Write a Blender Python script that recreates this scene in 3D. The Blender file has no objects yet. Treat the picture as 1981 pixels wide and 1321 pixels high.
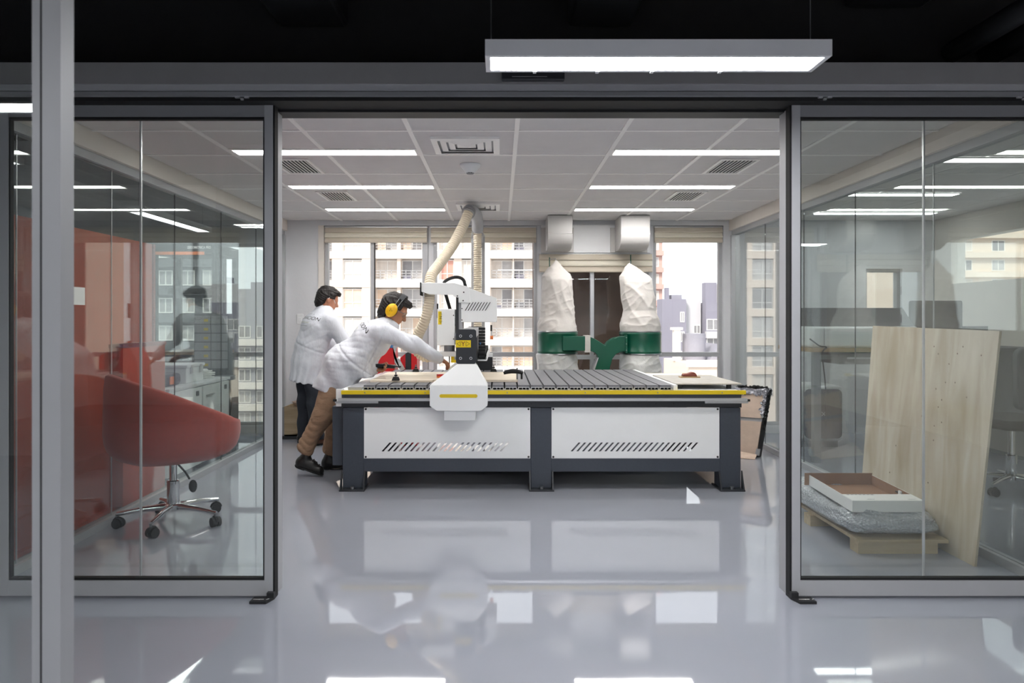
import bpy, bmesh, math, random
import numpy as np
from mathutils import Vector, Matrix
from mathutils.bvhtree import BVHTree

SC = bpy.context.scene
COL = SC.collection
R = math.radians

# ------------------------------------------------------------------ camera, sky, exposure
F = 1395.0                 # focal length in pixels of the 1981 wide frame
CX, CY, CH = 968.0, 617.0, 1.25
cam_d = bpy.data.cameras.new('camera')
cam = bpy.data.objects.new('camera', cam_d)
COL.objects.link(cam)
cam.location = (0, 0, CH)
cam.rotation_euler = (R(90), 0, 0)
cam_d.sensor_fit = 'HORIZONTAL'
cam_d.sensor_width = 36.0
cam_d.lens = F * 36.0 / 1981.0
cam_d.shift_x = (990.5 - CX) / 1981.0
cam_d.shift_y = (CY - 660.5) / 1981.0
cam_d.clip_start = 0.05
cam_d.clip_end = 1000
cam_d.dof.use_dof = True
cam_d.dof.focus_distance = 5.3
cam_d.dof.aperture_fstop = 5.0
SC.camera = cam

world = bpy.data.worlds.new('hazy_sky')
SC.world = world
world.use_nodes = True
_n = world.node_tree.nodes
_l = world.node_tree.links
_n.clear()
_o = _n.new('ShaderNodeOutputWorld')
_b = _n.new('ShaderNodeBackground')
_b.inputs['Color'].default_value = (0.93, 0.965, 1.0, 1)
_b.inputs['Strength'].default_value = 1.15
_l.new(_b.outputs[0], _o.inputs[0])

sun_d = bpy.data.lights.new('sun', 'SUN')
sun_d.energy = 2.3
sun_d.angle = R(12)
sun_d.color = (1.0, 0.94, 0.86)
sun = bpy.data.objects.new('sun', sun_d)
COL.objects.link(sun)
sun.rotation_euler = (R(48), 0, R(-35))

SC.view_settings.view_transform = 'Standard'
SC.view_settings.look = 'None'
SC.view_settings.gamma = 1.0
SC.view_settings.use_curve_mapping = False
SC.view_settings.exposure = 0.72
SC.cycles.transparent_max_bounces = 32
SC.cycles.max_bounces = 10
SC.cycles.diffuse_bounces = 5
SC.cycles.glossy_bounces = 6
SC.cycles.sample_clamp_indirect = 6.0

PANEL_EMIT = 22.0
PEND_EMIT = 46.0

def at(px, py, Y):
    """world point at depth Y (metres from the camera) for a measured position in the photograph"""
    return Vector(((px - CX) * Y / F, Y, CH - (py - CY) * Y / F))

# ------------------------------------------------------------------ materials
def lin(c):
    c = c / 255.0
    return c / 12.92 if c <= 0.04045 else ((c + 0.055) / 1.055) ** 2.4
def rgb(r, g, b):
    return (lin(r), lin(g), lin(b), 1)

MATS = {}
def mat(name, col, rough=0.5, metal=0.0, var=0.0, vscale=8.0, bump=0.0, bscale=60.0, stretch=(1, 1, 1),
        rvar=0.0, spec=0.5, coat=0.0, col2=None, emit=0.0, detail=4.0, sheen=0.0, transmission=0.0, alpha=1.0, sss=0.0, dist=0.0):
    m = bpy.data.materials.new(name)
    m.use_nodes = True
    n, l = m.node_tree.nodes, m.node_tree.links
    p = n['Principled BSDF']
    p.inputs['Base Color'].default_value = col
    p.inputs['Roughness'].default_value = rough
    p.inputs['Metallic'].default_value = metal
    p.inputs['Specular IOR Level'].default_value = spec
    p.inputs['Coat Weight'].default_value = coat
    p.inputs['Coat Roughness'].default_value = 0.05
    p.inputs['Transmission Weight'].default_value = transmission
    p.inputs['Alpha'].default_value = alpha
    if sss:
        p.inputs['Subsurface Weight'].default_value = sss
        p.inputs['Subsurface Radius'].default_value = (0.02, 0.01, 0.006)
        p.inputs['Subsurface Scale'].default_value = 0.3
    if sheen:
        p.inputs['Sheen Weight'].default_value = sheen
    if emit:
        p.inputs['Emission Color'].default_value = col
        p.inputs['Emission Strength'].default_value = emit
    if var or bump or rvar or col2:
        tc = n.new('ShaderNodeTexCoord')
        mp = n.new('ShaderNodeMapping')
        mp.inputs['Scale'].default_value = stretch
        l.new(tc.outputs['Object'], mp.inputs['Vector'])
        if var or col2:
            nz = n.new('ShaderNodeTexNoise')
            nz.inputs['Scale'].default_value = vscale
            nz.inputs['Detail'].default_value = detail
            nz.inputs['Distortion'].default_value = dist
            l.new(mp.outputs[0], nz.inputs['Vector'])
            mx = n.new('ShaderNodeMix'); mx.data_type = 'RGBA'
            rp = n.new('ShaderNodeMapRange')
            rp.inputs['From Min'].default_value = 0.3; rp.inputs['From Max'].default_value = 0.7
            l.new(nz.outputs['Fac'], rp.inputs['Value'])
            l.new(rp.outputs[0], mx.inputs['Factor'])
            if col2:
                mx.inputs['A'].default_value = col; mx.inputs['B'].default_value = col2
            else:
                mx.inputs['A'].default_value = tuple(x * (1 - var) for x in col[:3]) + (1,)
                mx.inputs['B'].default_value = tuple(min(1, x * (1 + var)) for x in col[:3]) + (1,)
            l.new(mx.outputs['Result'], p.inputs['Base Color'])
        if bump:
            nb = n.new('ShaderNodeTexNoise')
            nb.inputs['Scale'].default_value = bscale
            nb.inputs['Detail'].default_value = 3
            l.new(mp.outputs[0], nb.inputs['Vector'])
            bp = n.new('ShaderNodeBump')
            bp.inputs['Strength'].default_value = bump
            bp.inputs['Distance'].default_value = 0.02
            l.new(nb.outputs['Fac'], bp.inputs['Height'])
            l.new(bp.outputs[0], p.inputs['Normal'])
        if rvar:
            nr = n.new('ShaderNodeTexNoise')
            nr.inputs['Scale'].default_value = 3.0
            l.new(mp.outputs[0], nr.inputs['Vector'])
            mr = n.new('ShaderNodeMapRange')
            mr.inputs['To Min'].default_value = max(0, rough - rvar)
            mr.inputs['To Max'].default_value = rough + rvar
            l.new(nr.outputs['Fac'], mr.inputs['Value'])
            l.new(mr.outputs[0], p.inputs['Roughness'])
    MATS[name] = m
    return m

def glass(name, tint, rough=0.0, f0=0.045):
    """thin clear glazing: straight-through light plus a Schlick mirror term per surface"""
    m = bpy.data.materials.new(name)
    m.use_nodes = True
    n, l = m.node_tree.nodes, m.node_tree.links
    n.clear()
    out = n.new('ShaderNodeOutputMaterial')
    mix = n.new('ShaderNodeMixShader')
    tr = n.new('ShaderNodeBsdfTransparent'); tr.inputs[0].default_value = tint
    gl = n.new('ShaderNodeBsdfGlossy'); gl.inputs['Roughness'].default_value = rough
    gl.inputs['Color'].default_value = (0.95, 0.97, 0.96, 1)
    lw = n.new('ShaderNodeLayerWeight'); lw.inputs['Blend'].default_value = 0.5
    pw = n.new('ShaderNodeMath'); pw.operation = 'POWER'; pw.inputs[1].default_value = 5
    ml = n.new('ShaderNodeMath'); ml.operation = 'MULTIPLY_ADD'
    ml.inputs[1].default_value = 1 - f0; ml.inputs[2].default_value = f0
    l.new(lw.outputs['Facing'], pw.inputs[0]); l.new(pw.outputs[0], ml.inputs[0])
    l.new(ml.outputs[0], mix.inputs[0]); l.new(tr.outputs[0], mix.inputs[1]); l.new(gl.outputs[0], mix.inputs[2])
    l.new(mix.outputs[0], out.inputs[0])
    MATS[name] = m
    return m

def emitter(name, col, strength):
    m = bpy.data.materials.new(name)
    m.use_nodes = True
    n, l = m.node_tree.nodes, m.node_tree.links
    n.clear()
    out = n.new('ShaderNodeOutputMaterial')
    e = n.new('ShaderNodeEmission'); e.inputs[0].default_value = col; e.inputs[1].default_value = strength
    l.new(e.outputs[0], out.inputs[0])
    MATS[name] = m
    return m

def plywood(name, c1, c2, axis_stretch, scale=3.0, rough=0.5, knots=False):
    m = mat(name, c1, rough, col2=c2, vscale=scale, stretch=axis_stretch, detail=8, dist=0.6)
    return m

mat('epoxy', rgb(156, 159, 169), 0.03, var=0.035, vscale=1.3, bump=0.004, bscale=2.2, rvar=0.012, spec=1.0)
mat('ceil_tile', rgb(223, 220, 219), 0.9, var=0.02, bump=0.25, bscale=260)
mat('ceil_bar', rgb(252, 250, 247), 0.45)
mat('plaster', rgb(214, 215, 218), 0.8, var=0.015, bump=0.05, bscale=40)
mat('plaster_warm', rgb(226, 219, 211), 0.8, var=0.02)
mat('black_ceiling', rgb(22, 22, 23), 0.9, var=0.1)
mat('black_metal', rgb(30, 31, 33), 0.55)
mat('rubber', rgb(14, 15, 17), 0.7)
mat('header_grey', rgb(140, 139, 140), 0.6, var=0.03, bump=0.08, bscale=300)
mat('alu', rgb(174, 175, 178), 0.45, metal=0.1, var=0.02, bump=0.02, bscale=200)
mat('alu_dark', rgb(142, 143, 146), 0.45, metal=0.1, var=0.02)
mat('alu_bright', rgb(205, 206, 208), 0.3, metal=0.6)
mat('chrome', rgb(225, 226, 228), 0.06, metal=1.0)
mat('steel', rgb(150, 152, 155), 0.3, metal=0.9)
glass('glass_green', (0.945, 0.959, 0.953, 1))
glass('glass_side', (0.915, 0.936, 0.926, 1), f0=0.08)
glass('glass_window', (0.985, 0.99, 0.99, 1))
glass('glass_dark', (0.35, 0.36, 0.37, 1))
mat('white_panel', rgb(244, 246, 246), 0.38, var=0.01)
mat('white_plastic', rgb(232, 234, 235), 0.35)
mat('white_paint', rgb(226, 227, 229), 0.5)
mat('slate', rgb(62, 68, 78), 0.42, var=0.06, vscale=60, bump=0.06, bscale=400)
mat('slate_dark', rgb(40, 43, 48), 0.45, var=0.05)
mat('yellow', rgb(224, 196, 22), 0.4)
mat('label_yellow', rgb(236, 206, 24), 0.45)
mat('ink', rgb(24, 24, 26), 0.6)
mat('ink_red', rgb(120, 50, 20), 0.6)
mat('ink_lime', rgb(205, 205, 60), 0.6)
mat('pvc', rgb(112, 112, 116), 0.5, var=0.08, vscale=30, bump=0.05, bscale=120)
mat('mdf', rgb(184, 181, 174), 0.7, col2=rgb(170, 166, 157), vscale=14, bump=0.05)
plywood('ply', rgb(236, 226, 208), rgb(220, 204, 180), (1.2, 9, 9), 3.0, 0.55)
plywood('ply_board', rgb(212, 202, 186), rgb(178, 163, 140), (3, 3, 0.45), 3.2, 0.14)
plywood('pine', rgb(190, 172, 142), rgb(165, 146, 116), (1, 8, 8), 3.0, 0.6)
mat('knot', rgb(92, 66, 44), 0.6)
mat('cardboard', rgb(208, 186, 168), 0.8, var=0.05, vscale=20, bump=0.05)
mat('cardboard_dark', rgb(140, 104, 78), 0.8, var=0.05, vscale=20)
mat('carton_white', rgb(228, 229, 228), 0.55)
mat('red_fabric', rgb(150, 58, 47), 0.85, var=0.05, vscale=40, bump=0.1, bscale=500, sheen=0.2)
mat('red_panel', rgb(190, 84, 62), 0.5, var=0.02)
mat('red_paint', rgb(205, 24, 34), 0.35)
mat('blue_paint', rgb(62, 120, 176), 0.4)
mat('green_paint', rgb(6, 80, 60), 0.3, var=0.05, vscale=6)
mat('bag_fabric', rgb(208, 203, 198), 0.85, var=0.02, bump=0.25, bscale=14, sheen=0.1)
mat('bag_plastic', rgb(210, 210, 208), 0.3, var=0.03, bump=0.4, bscale=12)
mat('hose', rgb(214, 202, 180), 0.5, var=0.04)
mat('hose_groove', rgb(150, 128, 96), 0.6)
mat('coat_cloth', rgb(214, 217, 224), 0.85, var=0.012, bump=0.4, bscale=11, stretch=(1.6, 1, 0.8), sheen=0.1)
mat('skin', rgb(176, 122, 92), 0.5, var=0.06, vscale=20, sss=0.15)
mat('skin_light', rgb(200, 140, 112), 0.5, var=0.05, vscale=20, sss=0.15)
mat('hair', rgb(26, 20, 18), 0.6, var=0.3, vscale=30, bump=0.5, bscale=60, stretch=(1, 1, 0.3))
mat('trouser_brown', rgb(150, 122, 98), 0.9, var=0.06, vscale=16, bump=0.5, bscale=16, stretch=(0.8, 1, 1.8))
mat('trouser_black', rgb(42, 46, 54), 0.9, var=0.08, bump=0.2, bscale=24)
mat('leather_black', rgb(24, 23, 23), 0.4, bump=0.08, bscale=70)
mat('leather_brown', rgb(92, 62, 44), 0.45)
mat('ear_yellow', rgb(240, 186, 20), 0.35)
mat('duct_white', rgb(188, 186, 184), 0.6)
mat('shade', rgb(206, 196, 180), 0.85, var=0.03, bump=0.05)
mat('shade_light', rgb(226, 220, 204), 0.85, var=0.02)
mat('brown_wall', rgb(84, 64, 53), 0.8, var=0.12, vscale=4)
mat('dark_lid', rgb(70, 72, 76), 0.25)
mat('grey_mesh', rgb(98, 100, 104), 0.7)
mat('silver_wrap', rgb(205, 205, 212), 0.25, metal=0.3, col2=rgb(96, 96, 104), vscale=16, bump=0.6, bscale=18)
mat('bubble', rgb(186, 191, 197), 0.09, spec=1.0, coat=0.5)
mat('paper', rgb(235, 235, 232), 0.8)
mat('orange', rgb(238, 128, 60), 0.45)
mat('screen_black', rgb(26, 27, 30), 0.2)
mat('wood_top', rgb(188, 158, 116), 0.45, col2=rgb(164, 134, 96), vscale=3, stretch=(1, 8, 8), detail=8)
mat('sander_red', rgb(128, 66, 54), 0.5)
# outdoors: lighter wall colours stand in for distance haze
mat('facade_beige', rgb(230, 214, 199), 0.9, var=0.03, vscale=0.3)
mat('facade_white', rgb(236, 230, 224), 0.9, var=0.02, vscale=0.3)
mat('facade_pale', rgb(206, 204, 206), 0.9, var=0.03, vscale=0.3)
mat('facade_pink', rgb(206, 172, 162), 0.9, var=0.04, vscale=0.4)
mat('facade_grey', rgb(146, 143, 156), 0.9, var=0.04, vscale=0.2)  # bluish cast is distance haze put into the colour
mat('facade_lgrey', rgb(172, 172, 178), 0.9, var=0.03, vscale=0.2)
mat('facade_dark', rgb(96, 98, 102), 0.9, var=0.05, vscale=0.2)
mat('pane_grey', rgb(184, 182, 182), 0.3, var=0.2, vscale=0.8)
mat('pane_dark', rgb(146, 144, 146), 0.25, var=0.2, vscale=0.8)
mat('pane_curtain', rgb(216, 208, 200), 0.6, var=0.08, vscale=2.5, stretch=(4, 1, 0.3))
mat('pane_orange', rgb(230, 206, 184), 0.6, var=0.08, vscale=2.5)
mat('pane_red', rgb(214, 158, 142), 0.6, var=0.08, vscale=2.5)
mat('frame_white', rgb(236, 234, 230), 0.5)
mat('railing', rgb(186, 184, 184), 0.5)
mat('asphalt', rgb(150, 148, 150), 0.9, var=0.08, vscale=0.2)
mat('roof_grey', rgb(150, 148, 158), 0.8, var=0.1, vscale=0.6)
emitter('panel_light', (1.0, 0.975, 0.95, 1), PANEL_EMIT)
emitter('dim_light', (0.98, 0.985, 1.0, 1), 10.0)
emitter('pendant_light', (0.98, 0.985, 1.0, 1), PEND_EMIT)

# bubble wrap relief
def _bubble_nodes():
    m = MATS['bubble']; n, l = m.node_tree.nodes, m.node_tree.links
    tc = n.new('ShaderNodeTexCoord'); v = n.new('ShaderNodeTexVoronoi'); v.inputs['Scale'].default_value = 75
    nz = n.new('ShaderNodeTexNoise'); nz.inputs['Scale'].default_value = 7
    ad = n.new('ShaderNodeMath'); ad.operation = 'MULTIPLY_ADD'; ad.inputs[1].default_value = -1.2
    b = n.new('ShaderNodeBump'); b.inputs['Strength'].default_value = 0.75; b.inputs['Distance'].default_value = 0.02
    l.new(tc.outputs['Object'], v.inputs['Vector']); l.new(tc.outputs['Object'], nz.inputs['Vector'])
    l.new(v.outputs['Distance'], ad.inputs[0]); l.new(nz.outputs['Fac'], ad.inputs[2])
    l.new(ad.outputs[0], b.inputs['Height']); l.new(b.outputs[0], n['Principled BSDF'].inputs['Normal'])
_bubble_nodes()

# ------------------------------------------------------------------ mesh building
ORG = {}
class MB:
    def __init__(self, M=None):
        self.v = []; self.f = []; self.M = M
    def _add(self, vs, fs):
        b = len(self.v)
        if self.M is not None:
            vs = [self.M @ Vector(p) for p in vs]
        self.v += [tuple(p) for p in vs]
        self.f += [tuple(i + b for i in f) for f in fs]
        return self
    def box(self, x0, x1, y0, y1, z0, z1):
        if x0 > x1: x0, x1 = x1, x0
        if y0 > y1: y0, y1 = y1, y0
        if z0 > z1: z0, z1 = z1, z0
        return self._add([(x0, y0, z0), (x1, y0, z0), (x1, y1, z0), (x0, y1, z0), (x0, y0, z1), (x1, y0, z1), (x1, y1, z1), (x0, y1, z1)],
                         [(0, 3, 2, 1), (4, 5, 6, 7), (0, 1, 5, 4), (1, 2, 6, 5), (2, 3, 7, 6), (3, 0, 4, 7)])
    def hexa(self, p):
        """8 corners: bottom 4 then top 4, counter-clockwise seen from above"""
        return self._add(p, [(0, 3, 2, 1), (4, 5, 6, 7), (0, 1, 5, 4), (1, 2, 6, 5), (2, 3, 7, 6), (3, 0, 4, 7)])
    def prism(self, poly, axis, a, b):
        """extrude a 2D polygon; axis 'x': poly=(y,z), 'y': poly=(x,z), 'z': poly=(x,y)"""
        def P(q, t):
            return {'x': (t, q[0], q[1]), 'y': (q[0], t, q[1]), 'z': (q[0], q[1], t)}[axis]
        n = len(poly)
        vs = [P(q, a) for q in poly] + [P(q, b) for q in poly]
        fs = [tuple(range(n)), tuple(range(2 * n - 1, n - 1, -1))]
        fs += [(i, i + n, (i + 1) % n + n, (i + 1) % n) for i in range(n)]
        return self._add(vs, fs)
    def tube(self, pts, r, n=10, cap=True, closed=False):
        pts = [Vector(p) for p in pts]
        k = len(pts)
        rs = r if isinstance(r, (list, tuple)) else [r] * k
        vs = []; prev = None
        for i, p in enumerate(pts):
            if i == 0: t = pts[1] - pts[0]
            elif i == k - 1: t = pts[-1] - pts[-2]
            else: t = pts[i + 1] - pts[i - 1]
            if t.length < 1e-9: t = Vector((0, 0, 1))
            t.normalize()
            if prev is None:
                u = t.orthogonal().normalized()
            else:
                u = prev - t * prev.dot(t)
                u = u.normalized() if u.length > 1e-6 else t.orthogonal().normalized()
            prev = u
            w = t.cross(u)
            for j in range(n):
                a = 2 * math.pi * j / n
                vs.append(p + (u * math.cos(a) + w * math.sin(a)) * rs[i])
        fs = []
        for i in range(k - 1):
            for j in range(n):
                fs.append((i * n + j, i * n + (j + 1) % n, (i + 1) * n + (j + 1) % n, (i + 1) * n + j))
        if cap:
            fs.append(tuple(range(n - 1, -1, -1)))
            fs.append(tuple((k - 1) * n + j for j in range(n)))
        return self._add(vs, fs)
    def cyl(self, p0, p1, r0, r1=None, n=16):
        return self.tube([p0, p1], [r0, r0 if r1 is None else r1], n)
    def lathe(self, prof, c, axis='z', n=24):
        """prof: list of (r, h) along axis"""
        c = Vector(c); vs = []; k = len(prof)
        for (r, h) in prof:
            for j in range(n):
                a = 2 * math.pi * j / n
                ca, sa = r * math.cos(a), r * math.sin(a)
                d = {'z': (ca, sa, h), 'y': (ca, h, sa), 'x': (h, ca, sa)}[axis]
                vs.append(c + Vector(d))
        fs = []
        for i in range(k - 1):
            for j in range(n):
                fs.append((i * n + j, i * n + (j + 1) % n, (i + 1) * n + (j + 1) % n, (i + 1) * n + j))
        fs.append(tuple(range(n - 1, -1, -1)))
        fs.append(tuple((k - 1) * n + j for j in range(n)))
        return self._add(vs, fs)
    def grid(self, fn, nu, nv, wrapu=False, capv=False):
        vs = [fn(i, j) for j in range(nv) for i in range(nu)]
        fs = []
        for j in range(nv - 1):
            for i in range(nu if wrapu else nu - 1):
                i2 = (i + 1) % nu
                fs.append((j * nu + i, j * nu + i2, (j + 1) * nu + i2, (j + 1) * nu + i))
        if capv:
            fs.append(tuple(range(nu - 1, -1, -1)))
            fs.append(tuple((nv - 1) * nu + i for i in range(nu)))
        return self._add(vs, fs)
    def ball(self, c, r, n=12, sc=(1, 1, 1)):
        c = Vector(c)
        prof = [(max(1e-4, math.sin(math.pi * i / n)) , -math.cos(math.pi * i / n)) for i in range(n + 1)]
        k = len(prof); m = n * 2; vs = []
        for (a, h) in prof:
            for j in range(m):
                t = 2 * math.pi * j / m
                vs.append(c + Vector((a * math.cos(t) * r * sc[0], a * math.sin(t) * r * sc[1], h * r * sc[2])))
        fs = [(i * m + j, i * m + (j + 1) % m, (i + 1) * m + (j + 1) % m, (i + 1) * m + j) for i in range(k - 1) for j in range(m)]
        return self._add(vs, fs)
    def build(self, name, material, parent=None, smooth=False, bevel=0.0, seg=2, fix=True):
        vs = np.array(self.v, dtype=float)
        if parent is None:
            lo, hi = vs.min(0), vs.max(0)
            off = Vector(((lo[0] + hi[0]) / 2, (lo[1] + hi[1]) / 2, lo[2]))
        else:
            off = ORG[parent.name]
        me = bpy.data.meshes.new(name)
        me.from_pydata([tuple(p) for p in (vs - np.array(off))], [], self.f)
        if fix:
            bm = bmesh.new(); bm.from_mesh(me)
            bmesh.ops.recalc_face_normals(bm, faces=bm.faces)
            bm.to_mesh(me); bm.free()
        me.materials.append(MATS[material])
        o = bpy.data.objects.new(name, me)
        COL.objects.link(o)
        if parent is None:
            o.location = off
        else:
            o.parent = parent
        ORG[o.name] = off
        if bevel:
            md = o.modifiers.new('bevel', 'BEVEL'); md.width = bevel; md.segments = seg; md.limit_method = 'ANGLE'; md.angle_limit = R(40)
            smooth = smooth or 'auto'
        if smooth:
            for p in me.polygons: p.use_smooth = True
            if smooth == 'auto':
                try:
                    me.set_sharp_from_angle(angle=R(38))
                except Exception:
                    pass
        return o

def tag(o, label=None, cat=None, group=None, kind=None):
    if label: o['label'] = label
    if cat: o['category'] = cat
    if group: o['group'] = group
    if kind: o['kind'] = kind
    return o
def root(name, label, cat, loc, group=None, kind=None):
    o = bpy.data.objects.new(name, None)
    COL.objects.link(o)
    o.empty_display_size = 0.1
    o.location = loc
    ORG[o.name] = Vector(loc)
    return tag(o, label, cat, group, kind)
def dup(o, delta, parent=None):
    """copy one object (sharing its mesh), moved by delta"""
    c = o.copy(); COL.objects.link(c)
    c.location = Vector(o.location) + Vector(delta)
    if parent is not None: c.parent = parent
    ORG[c.name] = ORG[o.name] + Vector(delta)
    return c
def dup_tree(o, delta, parent=None):
    c = dup(o, delta, parent)
    for ch in list(o.children):
        d = ch.copy(); COL.objects.link(d); d.parent = c
        ORG[d.name] = ORG[ch.name] + Vector(delta)
        for g in list(ch.children):
            e = g.copy(); COL.objects.link(e); e.parent = d
            ORG[e.name] = ORG[g.name] + Vector(delta)
    return c
def bx(name, m, parent, x0, x1, y0, y1, z0, z1, bevel=0.0):
    return MB().box(x0, x1, y0, y1, z0, z1).build(name, m, parent, bevel=bevel)

def text_mesh(name, body, size, m, parent, M, extrude=0.0006, align='CENTER', font_scale_x=1.0, project=None, bold=0.0):
    """flat lettering as mesh; M places the text plane (x right, y up, z out)"""
    cu = bpy.data.curves.new(name, 'FONT')
    cu.body = body; cu.size = size; cu.align_x = align; cu.align_y = 'CENTER'; cu.extrude = extrude; cu.offset = bold
    cu.resolution_u = 3
    t = bpy.data.objects.new(name + '_tmp', cu)
    COL.objects.link(t)
    dg = bpy.context.evaluated_depsgraph_get()
    me = bpy.data.meshes.new_from_object(t.evaluated_get(dg))
    bpy.data.objects.remove(t)
    S = Matrix.Diagonal((font_scale_x, 1, 1, 1))
    me.transform(M @ S)
    off = ORG[parent.name]
    if project is not None:
        bvh, direc, lift = project
        bm = bmesh.new(); bm.from_mesh(me)
        bmesh.ops.triangulate(bm, faces=bm.faces)
        bmesh.ops.subdivide_edges(bm, edges=[e for e in bm.edges if e.calc_length() > 0.012], cuts=2)
        for v in bm.verts:
            h = bvh.ray_cast(v.co - direc * 0.5, direc)
            if h[0] is not None:
                v.co = h[0] - direc * lift
        bm.to_mesh(me); bm.free()
    me.transform(Matrix.Translation(-off))
    me.materials.clear(); me.materials.append(MATS[m])
    me.name = name
    o = bpy.data.objects.new(name, me); COL.objects.link(o); o.parent = parent
    ORG[o.name] = off
    return o

# ================================================================== THE SETTING
ROOM_L, ROOM_R, ROOM_B, ROOM_CEIL = -2.33, 2.50, 7.89, 2.325
LEFT_END, RIGHT_END, REAR = -6.0, 4.75, -4.0
TOP = 3.2

o = bx('floor', 'epoxy', None, LEFT_END - .2, RIGHT_END + .2, REAR - .2, 8.1, -0.25, 0)
tag(o, 'glossy pale grey epoxy floor', 'floor', kind='structure')
o = bx('ceiling_slab', 'black_ceiling', None, LEFT_END - .2, RIGHT_END + .2, REAR - .2, 8.1, TOP, TOP + .2)
tag(o, 'black painted open ceiling above the corridor', 'ceiling', kind='structure')
o = bx('wall_rear', 'plaster', None, LEFT_END, RIGHT_END, REAR - .15, REAR, 0, TOP)
tag(o, 'pale wall behind the viewer', 'wall', kind='structure')
o = bx('wall_left', 'plaster', None, LEFT_END - .15, LEFT_END, REAR, 8.0, 0, TOP)
tag(o, 'pale wall at the far left end', 'wall', kind='structure')
m = MB()
m.box(RIGHT_END, RIGHT_END + .15, REAR, 3.5, 0, TOP)
m.box(RIGHT_END, RIGHT_END + .15, 3.5, 8.0, 0, 1.62)
m.box(RIGHT_END, RIGHT_END + .15, 3.5, 8.0, 2.08, TOP)
m.box(RIGHT_END, RIGHT_END + .15, 7.6, 8.0, 1.62, 2.08)
o = m.build('wall_right', 'plaster_warm', None)
tag(o, 'right end wall with a long window band', 'wall', kind='structure')
w = root('window_1', 'long window band in the right end wall', 'window', (RIGHT_END, 5.5, 1.62), kind='structure')
bx('glass_pane', 'glass_window', w, RIGHT_END + .06, RIGHT_END + .068, 3.5, 7.6, 1.62, 2.08)
for yy in (4.5, 5.5, 6.5):
    bx('mullion', 'alu', w, RIGHT_END + .04, RIGHT_END + .1, yy - .025, yy + .025, 1.62, 2.08)

# black wall above the door head (up to the slab) and the heads of the neighbouring rooms
o = bx('wall_front', 'black_ceiling', None, LEFT_END, RIGHT_END, 3.44, 3.54, 2.33, TOP)
tag(o, 'black wall above the glazed front', 'wall', kind='structure')

# ---- tiled ceiling of the machine room
ceil = root('ceiling', 'white suspended tile ceiling over the machine room', 'ceiling', (0, 5.6, ROOM_CEIL), kind='structure')
bx('backing', 'ceil_tile', ceil, ROOM_L - .12, ROOM_R + .12, 3.44, ROOM_B + .2, ROOM_CEIL + .03, ROOM_CEIL + .06)
bx('border_strip', 'ceil_tile', ceil, ROOM_L, ROOM_R, 3.44, 3.76, ROOM_CEIL - .002, ROOM_CEIL + .03)
xs = [-2.33, -1.737, -1.127, -.517, .093, .703, 1.313, 1.923, 2.5]
ys = [3.76, 4.12, 4.73, 5.34, 5.95, 6.56, 7.17, 7.78, 7.89]
lights = []          # (x0,x1,y0,y1)
for yb in (4.73, 5.95, 7.17):
    lights.append((-1.737, -.517, yb - .155, yb - .012))
    lights.append((.703, 1.923, yb - .155, yb - .012))
def in_light(x, y):
    for (a, b, c, d) in lights:
        if a - .01 < x < b + .01 and c - .03 < y < d + .03: return (a, b, c, d)
tile_cache = {}
for i in range(len(xs) - 1):
    for j in range(len(ys) - 1):
        x0, x1, y0, y1 = xs[i] + .006, xs[i + 1] - .006, ys[j] + .006, ys[j + 1] - .006
        if y1 - y0 < .02: continue
        if in_light((x0 + x1) / 2, y1 - .05): y1 -= .162      # lamp strip takes the far end of this bay
        key = (round(x1 - x0, 4), round(y1 - y0, 4))
        if key in tile_cache:
            src, sx, sy = tile_cache[key]
            dup(src, (x0 - sx, y0 - sy, 0), ceil)
        else:
            t = bx('ceiling_tile', 'ceil_tile', ceil, x0, x1, y0, y1, ROOM_CEIL + .002, ROOM_CEIL + .028)
            tile_cache[key] = (t, x0, y0)
for x in xs[1:-1]:
    # main rails are interrupted by the lamps
    segs = [(3.76, ROOM_B)]
    for (a, b, c, d) in lights:
        if a + .02 < x < b - .02:
            segs = [s2 for s in segs for s2 in ([(s[0], c - .01), (d + .01, s[1])] if s[0] < c < s[1] else [s])]
    for (a, b) in segs:
        bx('main_rail', 'ceil_bar', ceil, x - .013, x + .013, a, b, ROOM_CEIL - .004, ROOM_CEIL + .012)
for y in ys[1:-1]:
    bx('cross_rail', 'ceil_bar', ceil, ROOM_L, ROOM_R, y - .011, y + .011, ROOM_CEIL - .0025, ROOM_CEIL + .012)

names = {0: 'nearest', 1: 'middle', 2: 'farthest'}
for k, (a, b, c, d) in enumerate(lights):
    side = 'left' if a < 0 else 'right'
    lp = root('ceiling_light', '%s of the recessed strip lights on the %s half of the tile ceiling' % (names[k // 2], side), 'light',
              ((a + b) / 2, (c + d) / 2, ROOM_CEIL - .004), 'recessed strip lights')
    m = MB()
    m.box(a + .012, b - .012, c - .012, c + .008, ROOM_CEIL - .004, ROOM_CEIL + .02)
    m.box(a + .012, b - .012, d - .004, d + .004, ROOM_CEIL - .004, ROOM_CEIL + .02)
    m.box(a + .012, a + .03, c, d, ROOM_CEIL - .004, ROOM_CEIL + .02)
    m.box(b - .03, b - .012, c, d, ROOM_CEIL - .004, ROOM_CEIL + .02)
    m.build('frame', 'ceil_bar', lp)
    bx('diffuser', 'panel_light', lp, a + .03, b - .03, c + .008, d - .004, ROOM_CEIL + .002, ROOM_CEIL + .012)

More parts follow.
